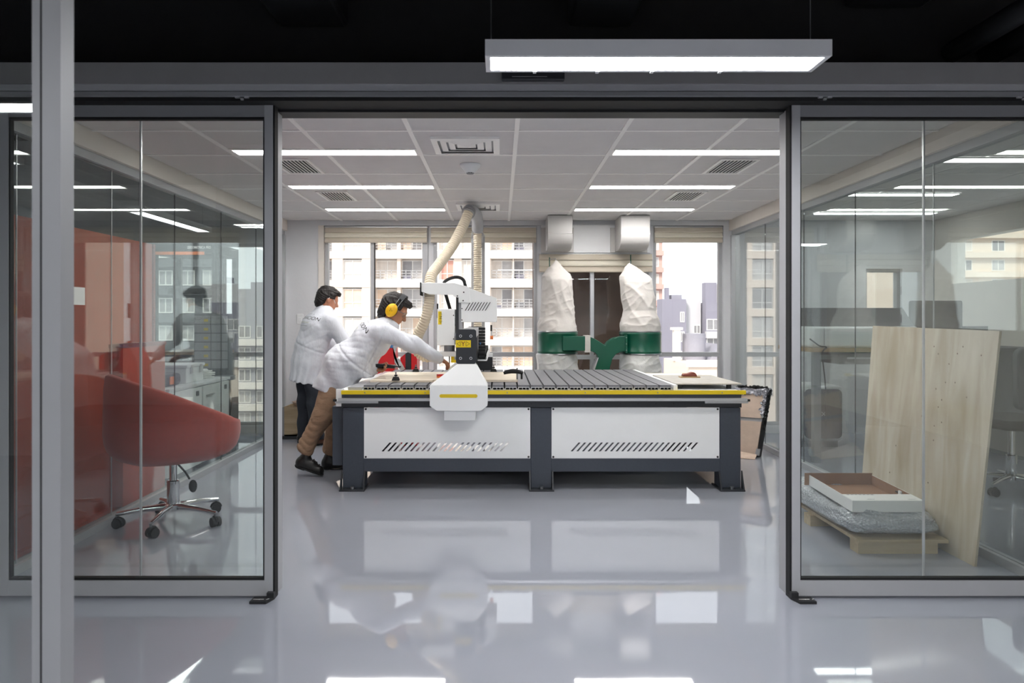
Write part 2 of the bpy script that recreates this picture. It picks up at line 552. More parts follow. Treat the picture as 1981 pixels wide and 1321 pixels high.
# return-air grilles
def grille(x0, x1, y0, y1, label):
    g = root('air_grille', label, 'vent', ((x0 + x1) / 2, (y0 + y1) / 2, ROOM_CEIL - .006), 'ceiling air grilles')
    z0, z1 = ROOM_CEIL - .008, ROOM_CEIL + .001
    m = MB(); t = .022
    m.box(x0, x1, y0, y0 + t, z0, z1); m.box(x0, x1, y1 - t, y1, z0, z1)
    m.box(x0, x0 + t, y0 + t, y1 - t, z0, z1); m.box(x1 - t, x1, y0 + t, y1 - t, z0, z1)
    m.build('frame', 'ceil_bar', g)
    bx('backing', 'rubber', g, x0 + t, x1 - t, y0 + t, y1 - t, z1 - .003, z1 + .002)  # black sheet stands for the shade between the slats
    n = 9; s0 = None
    for i in range(n):
        x = x0 + t + (x1 - x0 - 2 * t) * (i + .5) / n
        if s0 is None:
            s0 = bx('slat', 'ceil_bar', g, x - .0035, x + .0035, y0 + t, y1 - t, z0 + .001, z1 - .004)
            sx = x
        else:
            dup(s0, (x - sx, 0, 0), g)
grille(-1.56, -1.29, 4.84, 5.31, 'slatted air grille left, just behind the nearest strip light')
grille(-1.56, -1.29, 6.07, 6.54, 'slatted air grille left, behind the middle strip light')
grille(1.48, 1.75, 4.84, 5.31, 'slatted air grille right, just behind the nearest strip light')
grille(1.48, 1.75, 6.07, 6.54, 'slatted air grille right, behind the middle strip light')

# four-way diffusers
def diffuser(cx, cy, s, label):
    g = root('air_diffuser', label, 'vent', (cx, cy, ROOM_CEIL - .012), 'square ceiling diffusers')
    prev = s
    for k in range(4):
        a, b = s * (1 - k * .24), s * (1 - k * .24 - .185)
        z0, z1 = ROOM_CEIL - .012 - (0.0 if k else .004), ROOM_CEIL + .002
        vs = []
        for (r, z) in ((a, z1 - .006 if k else z0 + .004), (b, z0), (b, z0 + .003), (a, z1)):
            vs += [(cx - r, cy - r, z), (cx + r, cy - r, z), (cx + r, cy + r, z), (cx - r, cy + r, z)]
        fs = []
        for q in range(4):
            for e in range(4):
                fs.append((q * 4 + e, q * 4 + (e + 1) % 4, ((q + 1) % 4) * 4 + (e + 1) % 4, ((q + 1) % 4) * 4 + e))
        MB()._add(vs, fs).build('ring' if k else 'frame', 'ceil_bar', g)
    bx('core', 'ceil_bar', g, cx - s * .12, cx + s * .12, cy - s * .12, cy + s * .12, ROOM_CEIL - .012, ROOM_CEIL - .008)
    bx('backing', 'alu_dark', g, cx - s * .9, cx + s * .9, cy - s * .9, cy + s * .9, ROOM_CEIL + .0015, ROOM_CEIL + .004)
diffuser(-.21, 4.46, .205, 'square four-way air diffuser nearest the door opening')
diffuser(-.21, 6.90, .205, 'square four-way air diffuser above the hose elbow')

sd = root('smoke_detector', 'round white smoke detector between the two diffusers', 'detector', (-.21, 5.02, ROOM_CEIL - .07))
MB().lathe([(.001, -.012), (.03, -.06), (.034, -.055), (.066, -.018), (.072, -.008), (.072, 0)], (-.21, 5.02, ROOM_CEIL), n=28).build('housing', 'white_plastic', sd, smooth='auto')
MB().lathe([(.001, -.068), (.024, -.066), (.028, -.058), (.026, -.05)], (-.21, 5.02, ROOM_CEIL), n=20).build('sensor_cap', 'alu_dark', sd, smooth='auto')
MB().box(-.222, -.212, 4.992, 4.996, ROOM_CEIL - .064, ROOM_CEIL - .058).box(-.206, -.196, 4.992, 4.996, ROOM_CEIL - .064, ROOM_CEIL - .058).build('sensor_slot', 'ink', sd)

dc = root('dome_camera', 'small dark dome camera under the ceiling at upper right', 'camera', (2.36, 3.58, ROOM_CEIL - .08))
MB().lathe([(.055, 0), (.055, -.025), (.048, -.032)], (2.36, 3.58, ROOM_CEIL), n=24).build('housing', 'white_plastic', dc, smooth='auto')
MB().lathe([(.001, -.078), (.02, -.074), (.036, -.06), (.042, -.04), (.044, -.03)], (2.36, 3.58, ROOM_CEIL), n=24).build('dome', 'screen_black', dc, smooth=True)

# ---- side partitions
def partition(name, face, sgn, joints, label, y_end):
    """glazed partition along Y; face = x of room side, sgn = outward direction"""
    p = root(name, label, 'partition', (face + sgn * .06, 5.6, 0), kind='structure')
    x0, x1 = face, face + sgn * .12
    bx('bulkhead', 'plaster_warm', p, x0, x1, 3.44, ROOM_B, 2.215, ROOM_CEIL + .03)
    bx('head_rail', 'alu', p, face + sgn * .03, face + sgn * .09, 3.44, ROOM_B, 2.165, 2.215)
    bx('floor_rail', 'alu', p, face + sgn * .03, face + sgn * .09, 3.44, ROOM_B, 0, .045)
    bx('end_post', 'alu_bright', p, face + sgn * .015, face + sgn * .105, ROOM_B - .05, ROOM_B, .045, 2.165)
    bx('front_post', 'alu', p, face + sgn * .02, face + sgn * .1, 3.38, 3.44, 0, 2.3)
    ys = [3.44] + joints + [ROOM_B - .05]
    for a, b in zip(ys[:-1], ys[1:]):
        bx('glass_pane', 'glass_side', p, face + sgn * .056, face + sgn * .064, a + .0025, b - .0025, .045, 2.165)
    for y in joints:
        bx('joint_seal', 'alu_bright' if y < 5 else 'rubber', p, face + sgn * .057, face + sgn * .063, y - .0024, y + .0024, .045, 2.165)
    return p
pl = partition('wall_glazed_left', ROOM_L, -1, [3.56, 4.43, 5.29, 6.17, 7.05], 'glazed partition on the left of the machine room', 7.8)
pr = partition('wall_glazed_right', ROOM_R, 1, [4.26, 5.20, 6.08, 6.97], 'glazed partition on the right of the machine room', 7.8)

# ---- back wall: piers, head strip, windows
m = MB()
m.box(LEFT_END, -4.1, ROOM_B, 8.08, 0, TOP)
m.box(-4.1, -2.52, ROOM_B, 8.08, 2.08, TOP).box(-4.1, -2.52, ROOM_B, 8.08, 0, .08)
m.box(-2.52, -1.93, ROOM_B, 8.08, 0, TOP)
m.box(-1.93, 2.44, ROOM_B, 8.08, 2.272, TOP).box(-1.93, 2.44, ROOM_B, 8.08, 0, .08)
m.box(2.44, 2.72, ROOM_B, 8.08, 0, TOP)
m.box(2.72, 4.0, ROOM_B, 8.08, 0, TOP)
m.box(4.0, 4.4, ROOM_B, 8.08, 1.8, TOP).box(4.0, 4.4, ROOM_B, 8.08, 0, 1.1)
m.box(4.4, RIGHT_END + .15, ROOM_B, 8.08, 0, TOP)
m.box(-.785, -.735, 7.93, 8.08, .08, 2.272).box(.405, .445, 7.93, 8.08, .08, 2.272).box(1.63, 1.68, 7.93, 8.08, .08, 2.272)
o = m.build('wall_back', 'plaster')
tag(o, 'white back wall with tall window openings', 'wall', kind='structure')
o = bx('trim_1', 'plaster_warm', None, -1.99, -1.93, ROOM_B - .012, ROOM_B + .05, 0, 2.272)
tag(o, 'cream window reveal beside the white pier', 'trim', kind='structure')

def window(n, x0, x1, z0, z1, mulls, transom, label, pane='glass_window', fr='alu'):
    w = root('window_%d' % n, label, 'window', ((x0 + x1) / 2, 7.97, z0), kind='structure')
    t = .035; y0, y1 = 7.94, 8.0
    bx('frame_side', fr, w, x0, x0 + t, y0, y1, z0, z1); bx('frame_side', fr, w, x1 - t, x1, y0, y1, z0, z1)
    bx('frame_head', fr, w, x0 + t, x1 - t, y0, y1, z1 - t, z1); bx('frame_sill', fr, w, x0 + t, x1 - t, y0, y1, z0, z0 + t)
    edges = [x0 + t] + [v for q in mulls for v in (q - .02, q + .02)] + [x1 - t]
    for q in mulls:
        bx('mullion', fr, w, q - .02, q + .02, y0 - .01, y1, z0 + t, z1 - t)
        bx('mullion_seal', 'rubber', w, q + .02, q + .026, y0 + .005, y1, z0 + t, z1 - t)
    for a, b in zip(edges[0::2], edges[1::2]):
        zz = [z0 + t, z1 - t]
        if transom is not None:
            bx('transom', fr, w, a, b, y0 - .012, y1, transom - .024, transom + .024)
            zz = [z0 + t, transom - .024, transom + .024, z1 - t]
        for c, d in zip(zz[0::2], zz[1::2]):
            bx('glass_pane', pane, w, a, b, 7.965, 7.973, c, d)
    return w
w2 = window(2, -1.93, -.785, .08, 2.272, [-1.41], .86, 'tall two-leaf window behind the two workers')
w3 = window(3, -.735, .405, .08, 2.272, [], .86, 'tall window behind the router gantry')
w4 = window(4, .445, 1.63, .08, 2.0, [1.01], .83, 'dark window behind the dust collector', fr='alu_bright')
w5 = window(5, 1.68, 2.44, .08, 2.272, [], .86, 'tall window right of the dust collector')
w6 = window(6, -4.1, -2.52, .08, 2.08, [-3.08], .86, 'window of the neighbouring room on the left')
w7 = window(7, 4.0, 4.4, 1.1, 1.8, [], None, 'window of the neighbouring room on the right')
# sash handles
for w_, px in ((w2, -.83), (w3, -.69)):
    MB().box(px - .008, px + .008, 7.915, 7.945, 1.26, 1.42).build('handle', 'rubber', w_, bevel=.004)
# sliding-sash stile
bx('sash_stile', 'alu', w2, -.86, -.80, 7.925, 7.96, .115, 2.23)

# roman shades
def shade(x0, x1, ztop, zbot, folds, label, y=7.90, group='folded roman shades'):
    s = root('roman_shade', label, 'shade', ((x0 + x1) / 2, y, zbot), group)
    bx('head_rail', 'alu_bright', s, x0, x1, y - .01, y + .03, ztop - .012, ztop)
    h = (ztop - .012 - zbot) / folds
    for k in range(folds):
        zt = ztop - .012 - k * h
        prof = [(y + .015, zt), (y - .002, zt), (y - .012, zt - h * .35), (y - .024, zt - h * .8), (y - .02, zt - h * .98), (y - .004, zt - h * .99), (y + .015, zt - h * .97)]
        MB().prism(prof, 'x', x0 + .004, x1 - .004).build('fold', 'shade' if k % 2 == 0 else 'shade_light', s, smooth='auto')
    return s
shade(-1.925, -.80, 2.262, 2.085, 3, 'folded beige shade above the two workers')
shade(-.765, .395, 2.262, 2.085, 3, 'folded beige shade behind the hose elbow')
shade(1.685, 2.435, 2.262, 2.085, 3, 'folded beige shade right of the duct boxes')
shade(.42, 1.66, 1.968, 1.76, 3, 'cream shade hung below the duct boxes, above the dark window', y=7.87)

# duct panel and the two curved duct boxes over the dark window
o = bx('wall_duct_panel', 'white_paint', None, .445, 1.63, 7.84, 7.9, 1.97, 2.272)
tag(o, 'white blanking panel behind the duct boxes', 'panel', kind='structure')
def ductbox(x0, x1, label):
    d = root('duct_box', label, 'duct', ((x0 + x1) / 2, 7.6, 1.95), 'white duct boxes over the dark window')
    prof = [(7.84, 2.225), (7.44, 2.32), (7.44, 2.13)]
    for k in range(9):
        a = R(180 + 90 * k / 8)
        prof.append((7.62 + .18 * math.cos(a), 2.13 + .15 * math.sin(a)))
    prof += [(7.84, 1.98)]
    prof[0] = (7.84, 2.32)
    MB().prism(prof, 'x', x0, x1).build('elbow', 'duct_white', d, bevel=.004)
    m = MB(); m.box(x0 - .05, x1 + .05, 7.82, 7.842, 1.972, 2.24)
    m.build('flange', 'duct_white', d)
ductbox(.49, .745, 'white curved duct box above the left dust bag')
ductbox(1.245, 1.545, 'white curved duct box above the right dust bag')
o = bx('wall_shaft', 'brown_wall', None, .40, 1.68, 8.5, 9.0, -14, 6)
tag(o, 'dark brown shaft wall outside the dark window', 'wall', kind='structure')

sw = root('light_switch', 'white light switch on the pier beside the far worker', 'switch', (-2.19, ROOM_B - .01, 1.2))
MB().box(-2.225, -2.155, ROOM_B - .01, ROOM_B, 1.195, 1.305).build('plate', 'white_plastic', sw, bevel=.003)
MB().box(-2.208, -2.172, ROOM_B - .014, ROOM_B - .008, 1.22, 1.265).build('rocker', 'white_plastic', sw, bevel=.002)

# ---- glazed front: head beam, tracks, sliding leaves, fixed panes
hd = root('trim_2', 'grey head beam with aluminium sliding tracks', 'beam', (0, 3.3, 2.2), kind='structure')
bx('beam', 'header_grey', hd, LEFT_END, RIGHT_END, 3.12, 3.44, 2.268, 2.36)
bx('track_upper', 'alu', hd, LEFT_END, RIGHT_END, 3.13, 3.40, 2.243, 2.268)
bx('track_gap', 'rubber', hd, LEFT_END, RIGHT_END, 3.145, 3.40, 2.239, 2.243)
bx('track_lower', 'alu_dark', hd, LEFT_END, RIGHT_END, 3.138, 3.40, 2.222, 2.239)
bx('track_brush', 'rubber', hd, LEFT_END, RIGHT_END, 3.16, 3.40, 2.206, 2.222)
bx('track_rear', 'black_metal', hd, -1.06, 1.335, 3.3, 3.40, 2.196, 2.206)
jl = bx('jamb', 'alu', hd, -1.075, -1.017, 3.265, 3.36, 0, 2.2)
jr = bx('jamb', 'alu', hd, 1.300, 1.358, 3.265, 3.36, 0, 2.2)
# fixed panes behind the leaves
for (a, b) in ((-2.33, -1.662), (-1.657, -1.075), (1.358, 1.951), (1.956, 2.5)):
    bx('fixed_pane', 'glass_green', hd, a, b, 3.325, 3.333, .03, 2.2)
for x in (-1.6595, 1.9535):
    bx('pane_joint', 'alu_bright', hd, x - .0035, x + .0035, 3.323, 3.335, .03, 2.2)
bx('fixed_sill', 'alu_dark', hd, -2.4, -1.05, 3.3, 3.36, 0, .03)
bx('fixed_sill', 'alu_dark', hd, 1.333, 2.56, 3.3, 3.36, 0, .03)

def leaf(n, x0, x1, seal_x, label):
    d = root('door_%d' % n, label, 'sliding door', ((x0 + x1) / 2, 3.23, .015), kind='structure')
    y0, y1 = 3.225, 3.262
    s = .052
    bx('stile', 'alu', d, x0, x0 + s * .72, y0, y1, .012, 2.215)
    bx('stile', 'alu', d, x1 - s * .72, x1, y0, y1, .012, 2.215)
    bx('top_rail', 'alu_dark', d, x0 + s * .72, x1 - s * .72, y0 + .001, y1 - .001, 2.155, 2.215)
    bx('bottom_rail', 'alu', d, x0 + s * .72, x1 - s * .72, y0 + .001, y1 - .001, .012, .08)
    xi0, xi1, z0, z1 = x0 + s * .72, x1 - s * .72, .08, 2.155
    g = .011
    m = MB()
    m.box(xi0, xi1, y0 + .006, y1 - .006, z0, z0 + g).box(xi0, xi1, y0 + .006, y1 - .006, z1 - g, z1)
    m.box(xi0, xi0 + g * .6, y0 + .006, y1 - .006, z0 + g, z1 - g).box(xi1 - g * .6, xi1, y0 + .006, y1 - .006, z0 + g, z1 - g)
    m.build('gasket', 'rubber', d)
    bx('glass_pane', 'glass_green', d, xi0 + g * .6, xi1 - g * .6, 3.240, 3.247, z0 + g, z1 - g)
    bx('edge_seal', 'rubber', d, seal_x - .006, seal_x + .006, y0 + .004, 3.275, .012, 2.215)
    return d
leaf(1, -2.24, -1.018, -1.016, 'left sliding glass door leaf in front of the red chair')
leaf(2, 1.304, 2.62, 1.302, 'right sliding glass door leaf in front of the plywood board')
for x in (-1.13, 1.42, 2.29):
    m = MB().box(x - .03, x - .01, 3.15, 3.17, 2.216, 2.222).box(x + .01, x + .03, 3.15, 3.17, 2.216, 2.222)
    m.box(x - .006, x + .006, 3.15, 3.168, 2.208, 2.216)
    m.build('roller', 'alu_bright', hd)
# floor guides
def guide(x, sgn, label):
    g = root('floor_guide', label, 'door guide', (x, 3.19, 0), 'door floor guides')
    w_ = .085
    pts = [(x, 3.275), (x, 3.2), (x - sgn * .008, 3.165)]
    a, b = x - sgn * w_, x
    m = MB()
    m.prism([(a, 3.16), (b - sgn * .012, 3.16), (b + sgn * .008, 3.215), (b + sgn * .008, 3.27), (b - sgn * .02, 3.27), (b - sgn * .02, 3.215), (a + sgn * .004, 3.215)], 'z', 0, .012)
    m.build('plate', 'black_metal', g)
    m = MB().box(b - sgn * .022, b + sgn * .01, 3.2, 3.222, .012, .034)
    m.build('upright', 'black_metal', g)
    c = x - sgn * .046
    text_mesh('lettering', 'metalglass', .0115, 'paper', g, Matrix.Translation((c - .006, 3.186, .0126)), extrude=.0003)
    MB().prism([(c + .028, 3.182), (c + .034, 3.186), (c + .04, 3.192), (c + .034, 3.192)], 'z', .012, .0128).build('logo', 'paper', g)
guide(-1.016, 1, 'black floor guide at the foot of the left sliding door')
guide(1.302, -1, 'black floor guide at the foot of the right sliding door')

sn = root('door_sensor', 'flat black door sensor under the hanging light', 'sensor', (.14, 3.1, 2.285))
MB().box(.005, .275, 3.085, 3.12, 2.275, 2.325).build('housing', 'slate_dark', sn, bevel=.004)
MB().box(.05, .2, 3.083, 3.086, 2.285, 2.288).build('window_strip', 'alu_dark', sn)

# ---- near sliding panel at the left edge of the view
fp = root('door_3', 'tall glass door leaf close to the viewer at the left edge', 'sliding door', (-1.3, 1.3, 0), kind='structure')
bx('stile', 'alu_dark', fp, -.8136, -.7806, 1.28, 1.32, 0, 2.45)
bx('edge_seal', 'rubber', fp, -.8205, -.8136, 1.285, 1.315, 0, 2.45)
bx('inner_stile', 'alu_dark', fp, -.838, -.8205, 1.29, 1.312, 0, 2.45)
bx('glass_pane', 'glass_green', fp, -2.0, -.838, 1.296, 1.304, .02, 2.45)
bx('stile', 'alu_dark', fp, -2.04, -2.0, 1.28, 1.32, 0, 2.45)
bx('top_rail', 'alu', fp, -2.04, -.7806, 1.28, 1.32, 2.45, 2.5)

# ---- pendants
def pendant(x0, x1, y0, y1, z0, z1, label, along='x', lamp='pendant_light'):
    p = root('pendant_light', label, 'light', ((x0 + x1) / 2, (y0 + y1) / 2, z0), 'hanging strip lights')
    t = .018
    m = MB()
    m.box(x0, x1, y0, y0 + t, z0, z1).box(x0, x1, y1 - t, y1, z0, z1)
    m.box(x0, x0 + t, y0 + t, y1 - t, z0, z1).box(x1 - t, x1, y0 + t, y1 - t, z0, z1)
    m.box(x0 + t, x1 - t, y0 + t, y1 - t, z1 - .012, z1)
    m.build('housing', 'white_paint', p)
    bx('diffuser', lamp, p, x0 + t + .004, x1 - t - .004, y0 + t + .002, y1 - t - .002, z0 + .004, z0 + .012)
    ym, xm = (y0 + y1) / 2, (x0 + x1) / 2
    for q in ((x0 + .02, ym), (x1 - .04, ym)) if along == 'x' else ((xm, y0 + .05), (xm, y1 - .05)):
        MB().cyl((q[0], q[1], z1), (q[0], q[1], TOP), .0018, n=6).build('cable', 'steel', p)
    return p
p = pendant(-.053, 1.146, 2.49, 2.657, 2.159, 2.216, 'white hanging strip light in front of the door head')
for x in (.12, .35, .55, .80):
    bx('clip', 'white_plastic', p, x, x + .012, 2.636, 2.66, 2.155, 2.162)
pendant(-3.11, -2.96, 6.0, 7.4, 2.14, 2.19, 'hanging strip light in the room on the left, near the window', along='y', lamp='dim_light')
pendant(-4.6, -3.4, 5.0, 5.15, 2.35, 2.40, 'hanging strip light in the room on the left, above the red screen', lamp='dim_light')
for i, (x, y) in enumerate(((-2.6, -.6), (-.6, -.6), (1.4, -.6), (-1.6, -2.4), (.6, -2.4), (2.8, -2.4))):
    pendant(x, x + 1.2, y, y + .165, 2.16, 2.217, 'hanging strip light behind the viewer, %s' % ['near row left', 'near row middle', 'near row right', 'far row left', 'far row middle', 'far row right'][i])

# ducts and pipes under the black ceiling
def dduct(x0, x1, z, label):
    d = root('ceiling_duct', label, 'duct', ((x0 + x1) / 2, 1.5, z), 'black ducts overhead')
    MB().box(x0, x1, -3.5, 3.42, z, z + .3).build('duct_body', 'black_metal', d, bevel=.02)
    for y in (-2, -.5, 1, 2.5):
        MB().box(x0 - .012, x1 + .012, y, y + .03, z - .012, z + .312).build('flange', 'black_metal', d)
dduct(-1.05, -.72, 2.63, 'black rectangular duct overhead, left of centre')
dduct(.32, .62, 2.63, 'black rectangular duct overhead above the hanging light')
dduct(1.62, 2.0, 2.72, 'black rectangular duct overhead, right of the hanging light')
for k, (x, z) in enumerate(((2.15, 2.52), (2.32, 2.50))):
    d = root('ceiling_pipe', ['black pipe overhead at right, nearer the duct', 'black pipe overhead at far right'][k], 'pipe', (x, 1.5, z), 'black pipes overhead')
    MB().tube([(x, -3.5, z), (x, 3.43, z)], .05, 16).build('pipe', 'black_metal', d, smooth='auto')
    for y in (0, 2):
        MB().tube([(x, y, z), (x, y + .03, z)], .058, 16).build('collar', 'black_metal', d, smooth='auto')

# ---- ceiling of the room on the right
c2 = root('ceiling_right', 'pale tile ceiling of the room on the right', 'ceiling', (3.7, 5.6, ROOM_CEIL), kind='structure')
xr = [2.62, 3.23, 3.84, 4.45, 4.75]
yr = [3.54, 4.12, 4.73, 5.34, 5.95, 6.56, 7.17, 7.89]
for i in range(4):
    for j in range(7):
        bx('ceiling_tile', 'ceil_tile', c2, xr[i] + .006, xr[i + 1] - .006, yr[j] + .006, yr[j + 1] - .006, ROOM_CEIL + .002, ROOM_CEIL + .03)
bx('backing', 'ceil_bar', c2, 2.62, 4.75, 3.54, 7.89, ROOM_CEIL + .012, ROOM_CEIL + .05)
for k, (x0, y0) in enumerate(((2.72, 4.85), (2.72, 6.2), (3.2, 7.3))):
    lp = root('ceiling_light', ['strip light in the room on the right, nearest', 'strip light in the room on the right, middle', 'strip light in the room on the right, by its window'][k],
              'light', (x0 + .6, y0, ROOM_CEIL - .01), 'strip lights of the right room')
    m = MB().box(x0, x0 + 1.2, y0 - .07, y0 - .06, ROOM_CEIL - .01, ROOM_CEIL).box(x0, x0 + 1.2, y0 + .06, y0 + .07, ROOM_CEIL - .01, ROOM_CEIL)
    m.build('frame', 'ceil_bar', lp)
    bx('diffuser', 'dim_light', lp, x0, x0 + 1.2, y0 - .06, y0 + .06, ROOM_CEIL - .008, ROOM_CEIL)

# ================================================================== OUTDOORS
random.seed(4)
GZ = -14.0
o = bx('ground', 'asphalt', None, -150, 170, 9.2, 260, GZ - .3, GZ)
tag(o, 'pale street level far below the windows', 'ground', kind='structure')

# beige apartment block across the street
BY = 63.0
def X63(px): return (px - CX) * BY / F
def Z63(py): return CH - (py - CY) * BY / F
blk = root('apartment_building', 'beige apartment block with balconies behind the two workers and gantry', 'building', (X63(800), BY, GZ), 'buildings across the street')
cols = [('w', 553, 594), ('b', 604, 642), ('w', 663, 700), ('b', 725, 768), ('b', 775, 816), ('w', 852, 878), ('w', 893, 912), ('b', 950, 992), ('b', 994, 1034)]
x_l, x_r = 522, 1046
floors = list(range(-2, 5))
ytop, ybot = 486 + 56 * floors[0], 500 + 56 * floors[-1] + 42
m = MB()
m.box(X63(x_l), X63(x_r), BY, BY + 12, Z63(ytop) , 17)
m.box(X63(x_l), X63(x_r), BY, BY + 12, GZ, Z63(ybot))
m.box(X63(x_l), X63(x_r), BY + 1.1, BY + 12, Z63(ybot), Z63(ytop))
edges = [x_l] + [v for c in cols for v in c[1:]] + [x_r]
for k in floors:
    zt, zb = Z63(500 + 56 * k), Z63(542 + 56 * k)
    for a, b in zip(edges[0::2], edges[1::2]):
        m.box(X63(a), X63(b), BY, BY + 1.1, zb, zt)
m.build('wall', 'facade_beige', blk)
for k in floors + [floors[-1] + 1]:
    bx('floor_band', 'facade_white', blk, X63(720), X63(x_r) + .1, BY - .25, BY + 1.1, Z63(500 + 56 * k), Z63(485 + 56 * k))
    bx('floor_band', 'facade_beige', blk, X63(x_l), X63(720), BY - .05, BY + 1.1, Z63(500 + 56 * k), Z63(486 + 56 * k))
bx('corner_pier', 'facade_white', blk, X63(832), X63(850), BY - .3, BY, GZ, 17)
bx('corner_pier', 'facade_white', blk, X63(914), X63(948), BY - .3, BY, GZ, 17)
pane_kinds = ['pane_grey', 'pane_dark', 'pane_curtain', 'pane_grey', 'pane_curtain', 'pane_orange']
for ci, (kind, a, b) in enumerate(cols):
    for k in floors:
        zt, zb = Z63(502 + 56 * k), Z63(542 + 56 * k)
        x0, x1 = X63(a), X63(b)
        yy = BY + (.18 if kind == 'w' else .9)
        f = MB(); t = .07
        f.box(x0, x1, yy, yy + .08, zt - t, zt).box(x0, x1, yy, yy + .08, zb, zb + t)
        xm = (x0 + x1) / 2
        for q in (x0 + t / 2, xm, x1 - t / 2):
            f.box(q - t / 2, q + t / 2, yy, yy + .08, zb + t, zt - t)
        if kind == 'w':
            zm = zb + (zt - zb) * .32
            f.box(x0 + t, xm - t / 2, yy, yy + .08, zm - t / 2, zm + t / 2).box(xm + t / 2, x1 - t, yy, yy + .08, zm - t / 2, zm + t / 2)
        fr = f.build('window', 'frame_white', blk)
        pk = random.choice(pane_kinds)
        if 852 <= a <= 893: pk = 'pane_red' if (k % 2 == 0 and a == 852) else 'pane_curtain'
        pk2 = random.choice(pane_kinds)
        bx('pane', pk, fr, x0 + t, xm - t / 2, yy + .05, yy + .1, zb + t, zt - t)
        bx('pane', pk2 if kind == 'b' else pk, fr, xm + t / 2, x1 - t, yy + .05, yy + .1, zb + t, zt - t)
        if kind == 'b':
            rl = MB(); zr = zb + .85
            for j in range(4):
                rl.box(x0, x1, BY + .02, BY + .06, zb + .1 + j * .24, zb + .14 + j * .24)
            n = 4
            for j in range(n + 1):
                xx = x0 + (x1 - x0) * j / n
                rl.box(xx - .025, xx + .025, BY + .02, BY + .07, zb, zr + .05)
            rl.build('railing', 'railing', blk)
            if random.random() < .45:
                bx('balcony_box', random.choice(['facade_grey', 'pane_dark', 'pane_orange']), blk, x0 + .2, x0 + .9, BY + .3, BY + .7, zb, zb + random.uniform(.3, .8))
bx('base_plinth', 'facade_white', blk, X63(x_l) - .2, X63(x_r) + .2, BY - .5, BY, GZ, GZ + 3)

def gridblock(name, label, x0, x1, y0, dep, ztop, wallm, ncol, zrange, fh, win_w, win_h, panes, bands=None, group='buildings across the street', sides=False, wx=None):
    b = root(name, label, 'building', ((x0 + x1) / 2, y0, GZ), group)
    bx('wall', wallm, b, x0, x1, y0, y0 + dep, GZ, ztop)
    nf = int((zrange[1] - zrange[0]) / fh)
    cache = {}
    a, c = wx if wx else (x0, x1)
    for k in range(nf):
        z = zrange[0] + k * fh
        if bands:
            bx('floor_band', bands, b, a - .1, c + .1, y0 - .7, y0, z - .35, z + .45)
        for i in range(ncol):
            xc = a + (c - a) * (i + .5) / ncol
            pk = random.choice(panes)
            if pk in cache:
                src, sx, sz = cache[pk]
                dup_tree(src, (xc - sx, 0, z - sz), b)
            else:
                f = MB(); t = .1; w2_ = win_w / 2
                f.box(xc - w2_, xc + w2_, y0 - .06, y0, z + .6, z + .6 + t).box(xc - w2_, xc + w2_, y0 - .06, y0, z + .6 + win_h - t, z + .6 + win_h)
                for q in (xc - w2_ + t / 2, xc, xc + w2_ - t / 2):
                    f.box(q - t / 2, q + t / 2, y0 - .06, y0, z + .6 + t, z + .6 + win_h - t)
                fr = f.build('window', 'frame_white', b)
                bx('pane', pk, fr, xc - w2_ + t, xc + w2_ - t, y0 - .03, y0 + .01, z + .6 + t, z + .6 + win_h - t)
                cache[pk] = (fr, xc, z)
    return b
# right-hand window: grey block, white block with balconies, pink tower
g1 = gridblock('office_block', 'plain haze-tinted grey block with one column of windows, seen through the right window', 20.2, 23.2, 90, 3, 3.75, 'facade_grey', 1, (-12, 3.3), 2.45, .55, 1.3, ['pane_dark'], wx=(22.4, 23.0))
bx('roof_stack', 'facade_grey', g1, 20.9, 21.3, 91, 92, 3.75, 5.2)
bx('roof_house', 'roof_grey', g1, 21.6, 22.9, 91, 93, 3.75, 4.3)
gridblock('office_block', 'white slab with small windows beside the grey block', 23.22, 25.3, 91, 2.5, 3.6, 'facade_pale', 1, (-12, 3), 2.7, .9, 1.1, ['pane_grey', 'pane_dark'], wx=(24.4, 25.2))
g3 = gridblock('apartment_building', 'white apartment block with balcony bands and grey top at the right window', 25.5, 33, 89.5, 2.5, 3.3, 'facade_grey', 4, (-12.5, 2.4), 2.35, 1.7, 1.4, ['pane_grey', 'pane_dark', 'pane_grey'], bands='facade_pale')
bx('top_storey', 'facade_grey', g3, 25.6, 27.0, 90, 91.6, 3.3, 5.8)
bx('top_storey', 'facade_pale', g3, 27.0, 33, 89.8, 91.6, 3.3, 5.6)
bx('roof_stack', 'facade_grey', g3, 29.2, 29.8, 91, 92, 5.8, 6.5)
gridblock('apartment_building', 'tall pink balcony tower at the left edge of the right window', 15, 27.2, 121, 12, 45, 'facade_pink', 4, (-13, 30), 2.8, 1.8, 1.6, ['pane_curtain', 'pane_grey'], bands='facade_pink', group='far towers')
gridblock('apartment_building', 'small far white tower above the grey block', 27.0, 29.6, 150, 8, 8.8, 'facade_lgrey', 2, (-10, 8), 2.8, .8, 1.2, ['pane_grey'], group='far towers')
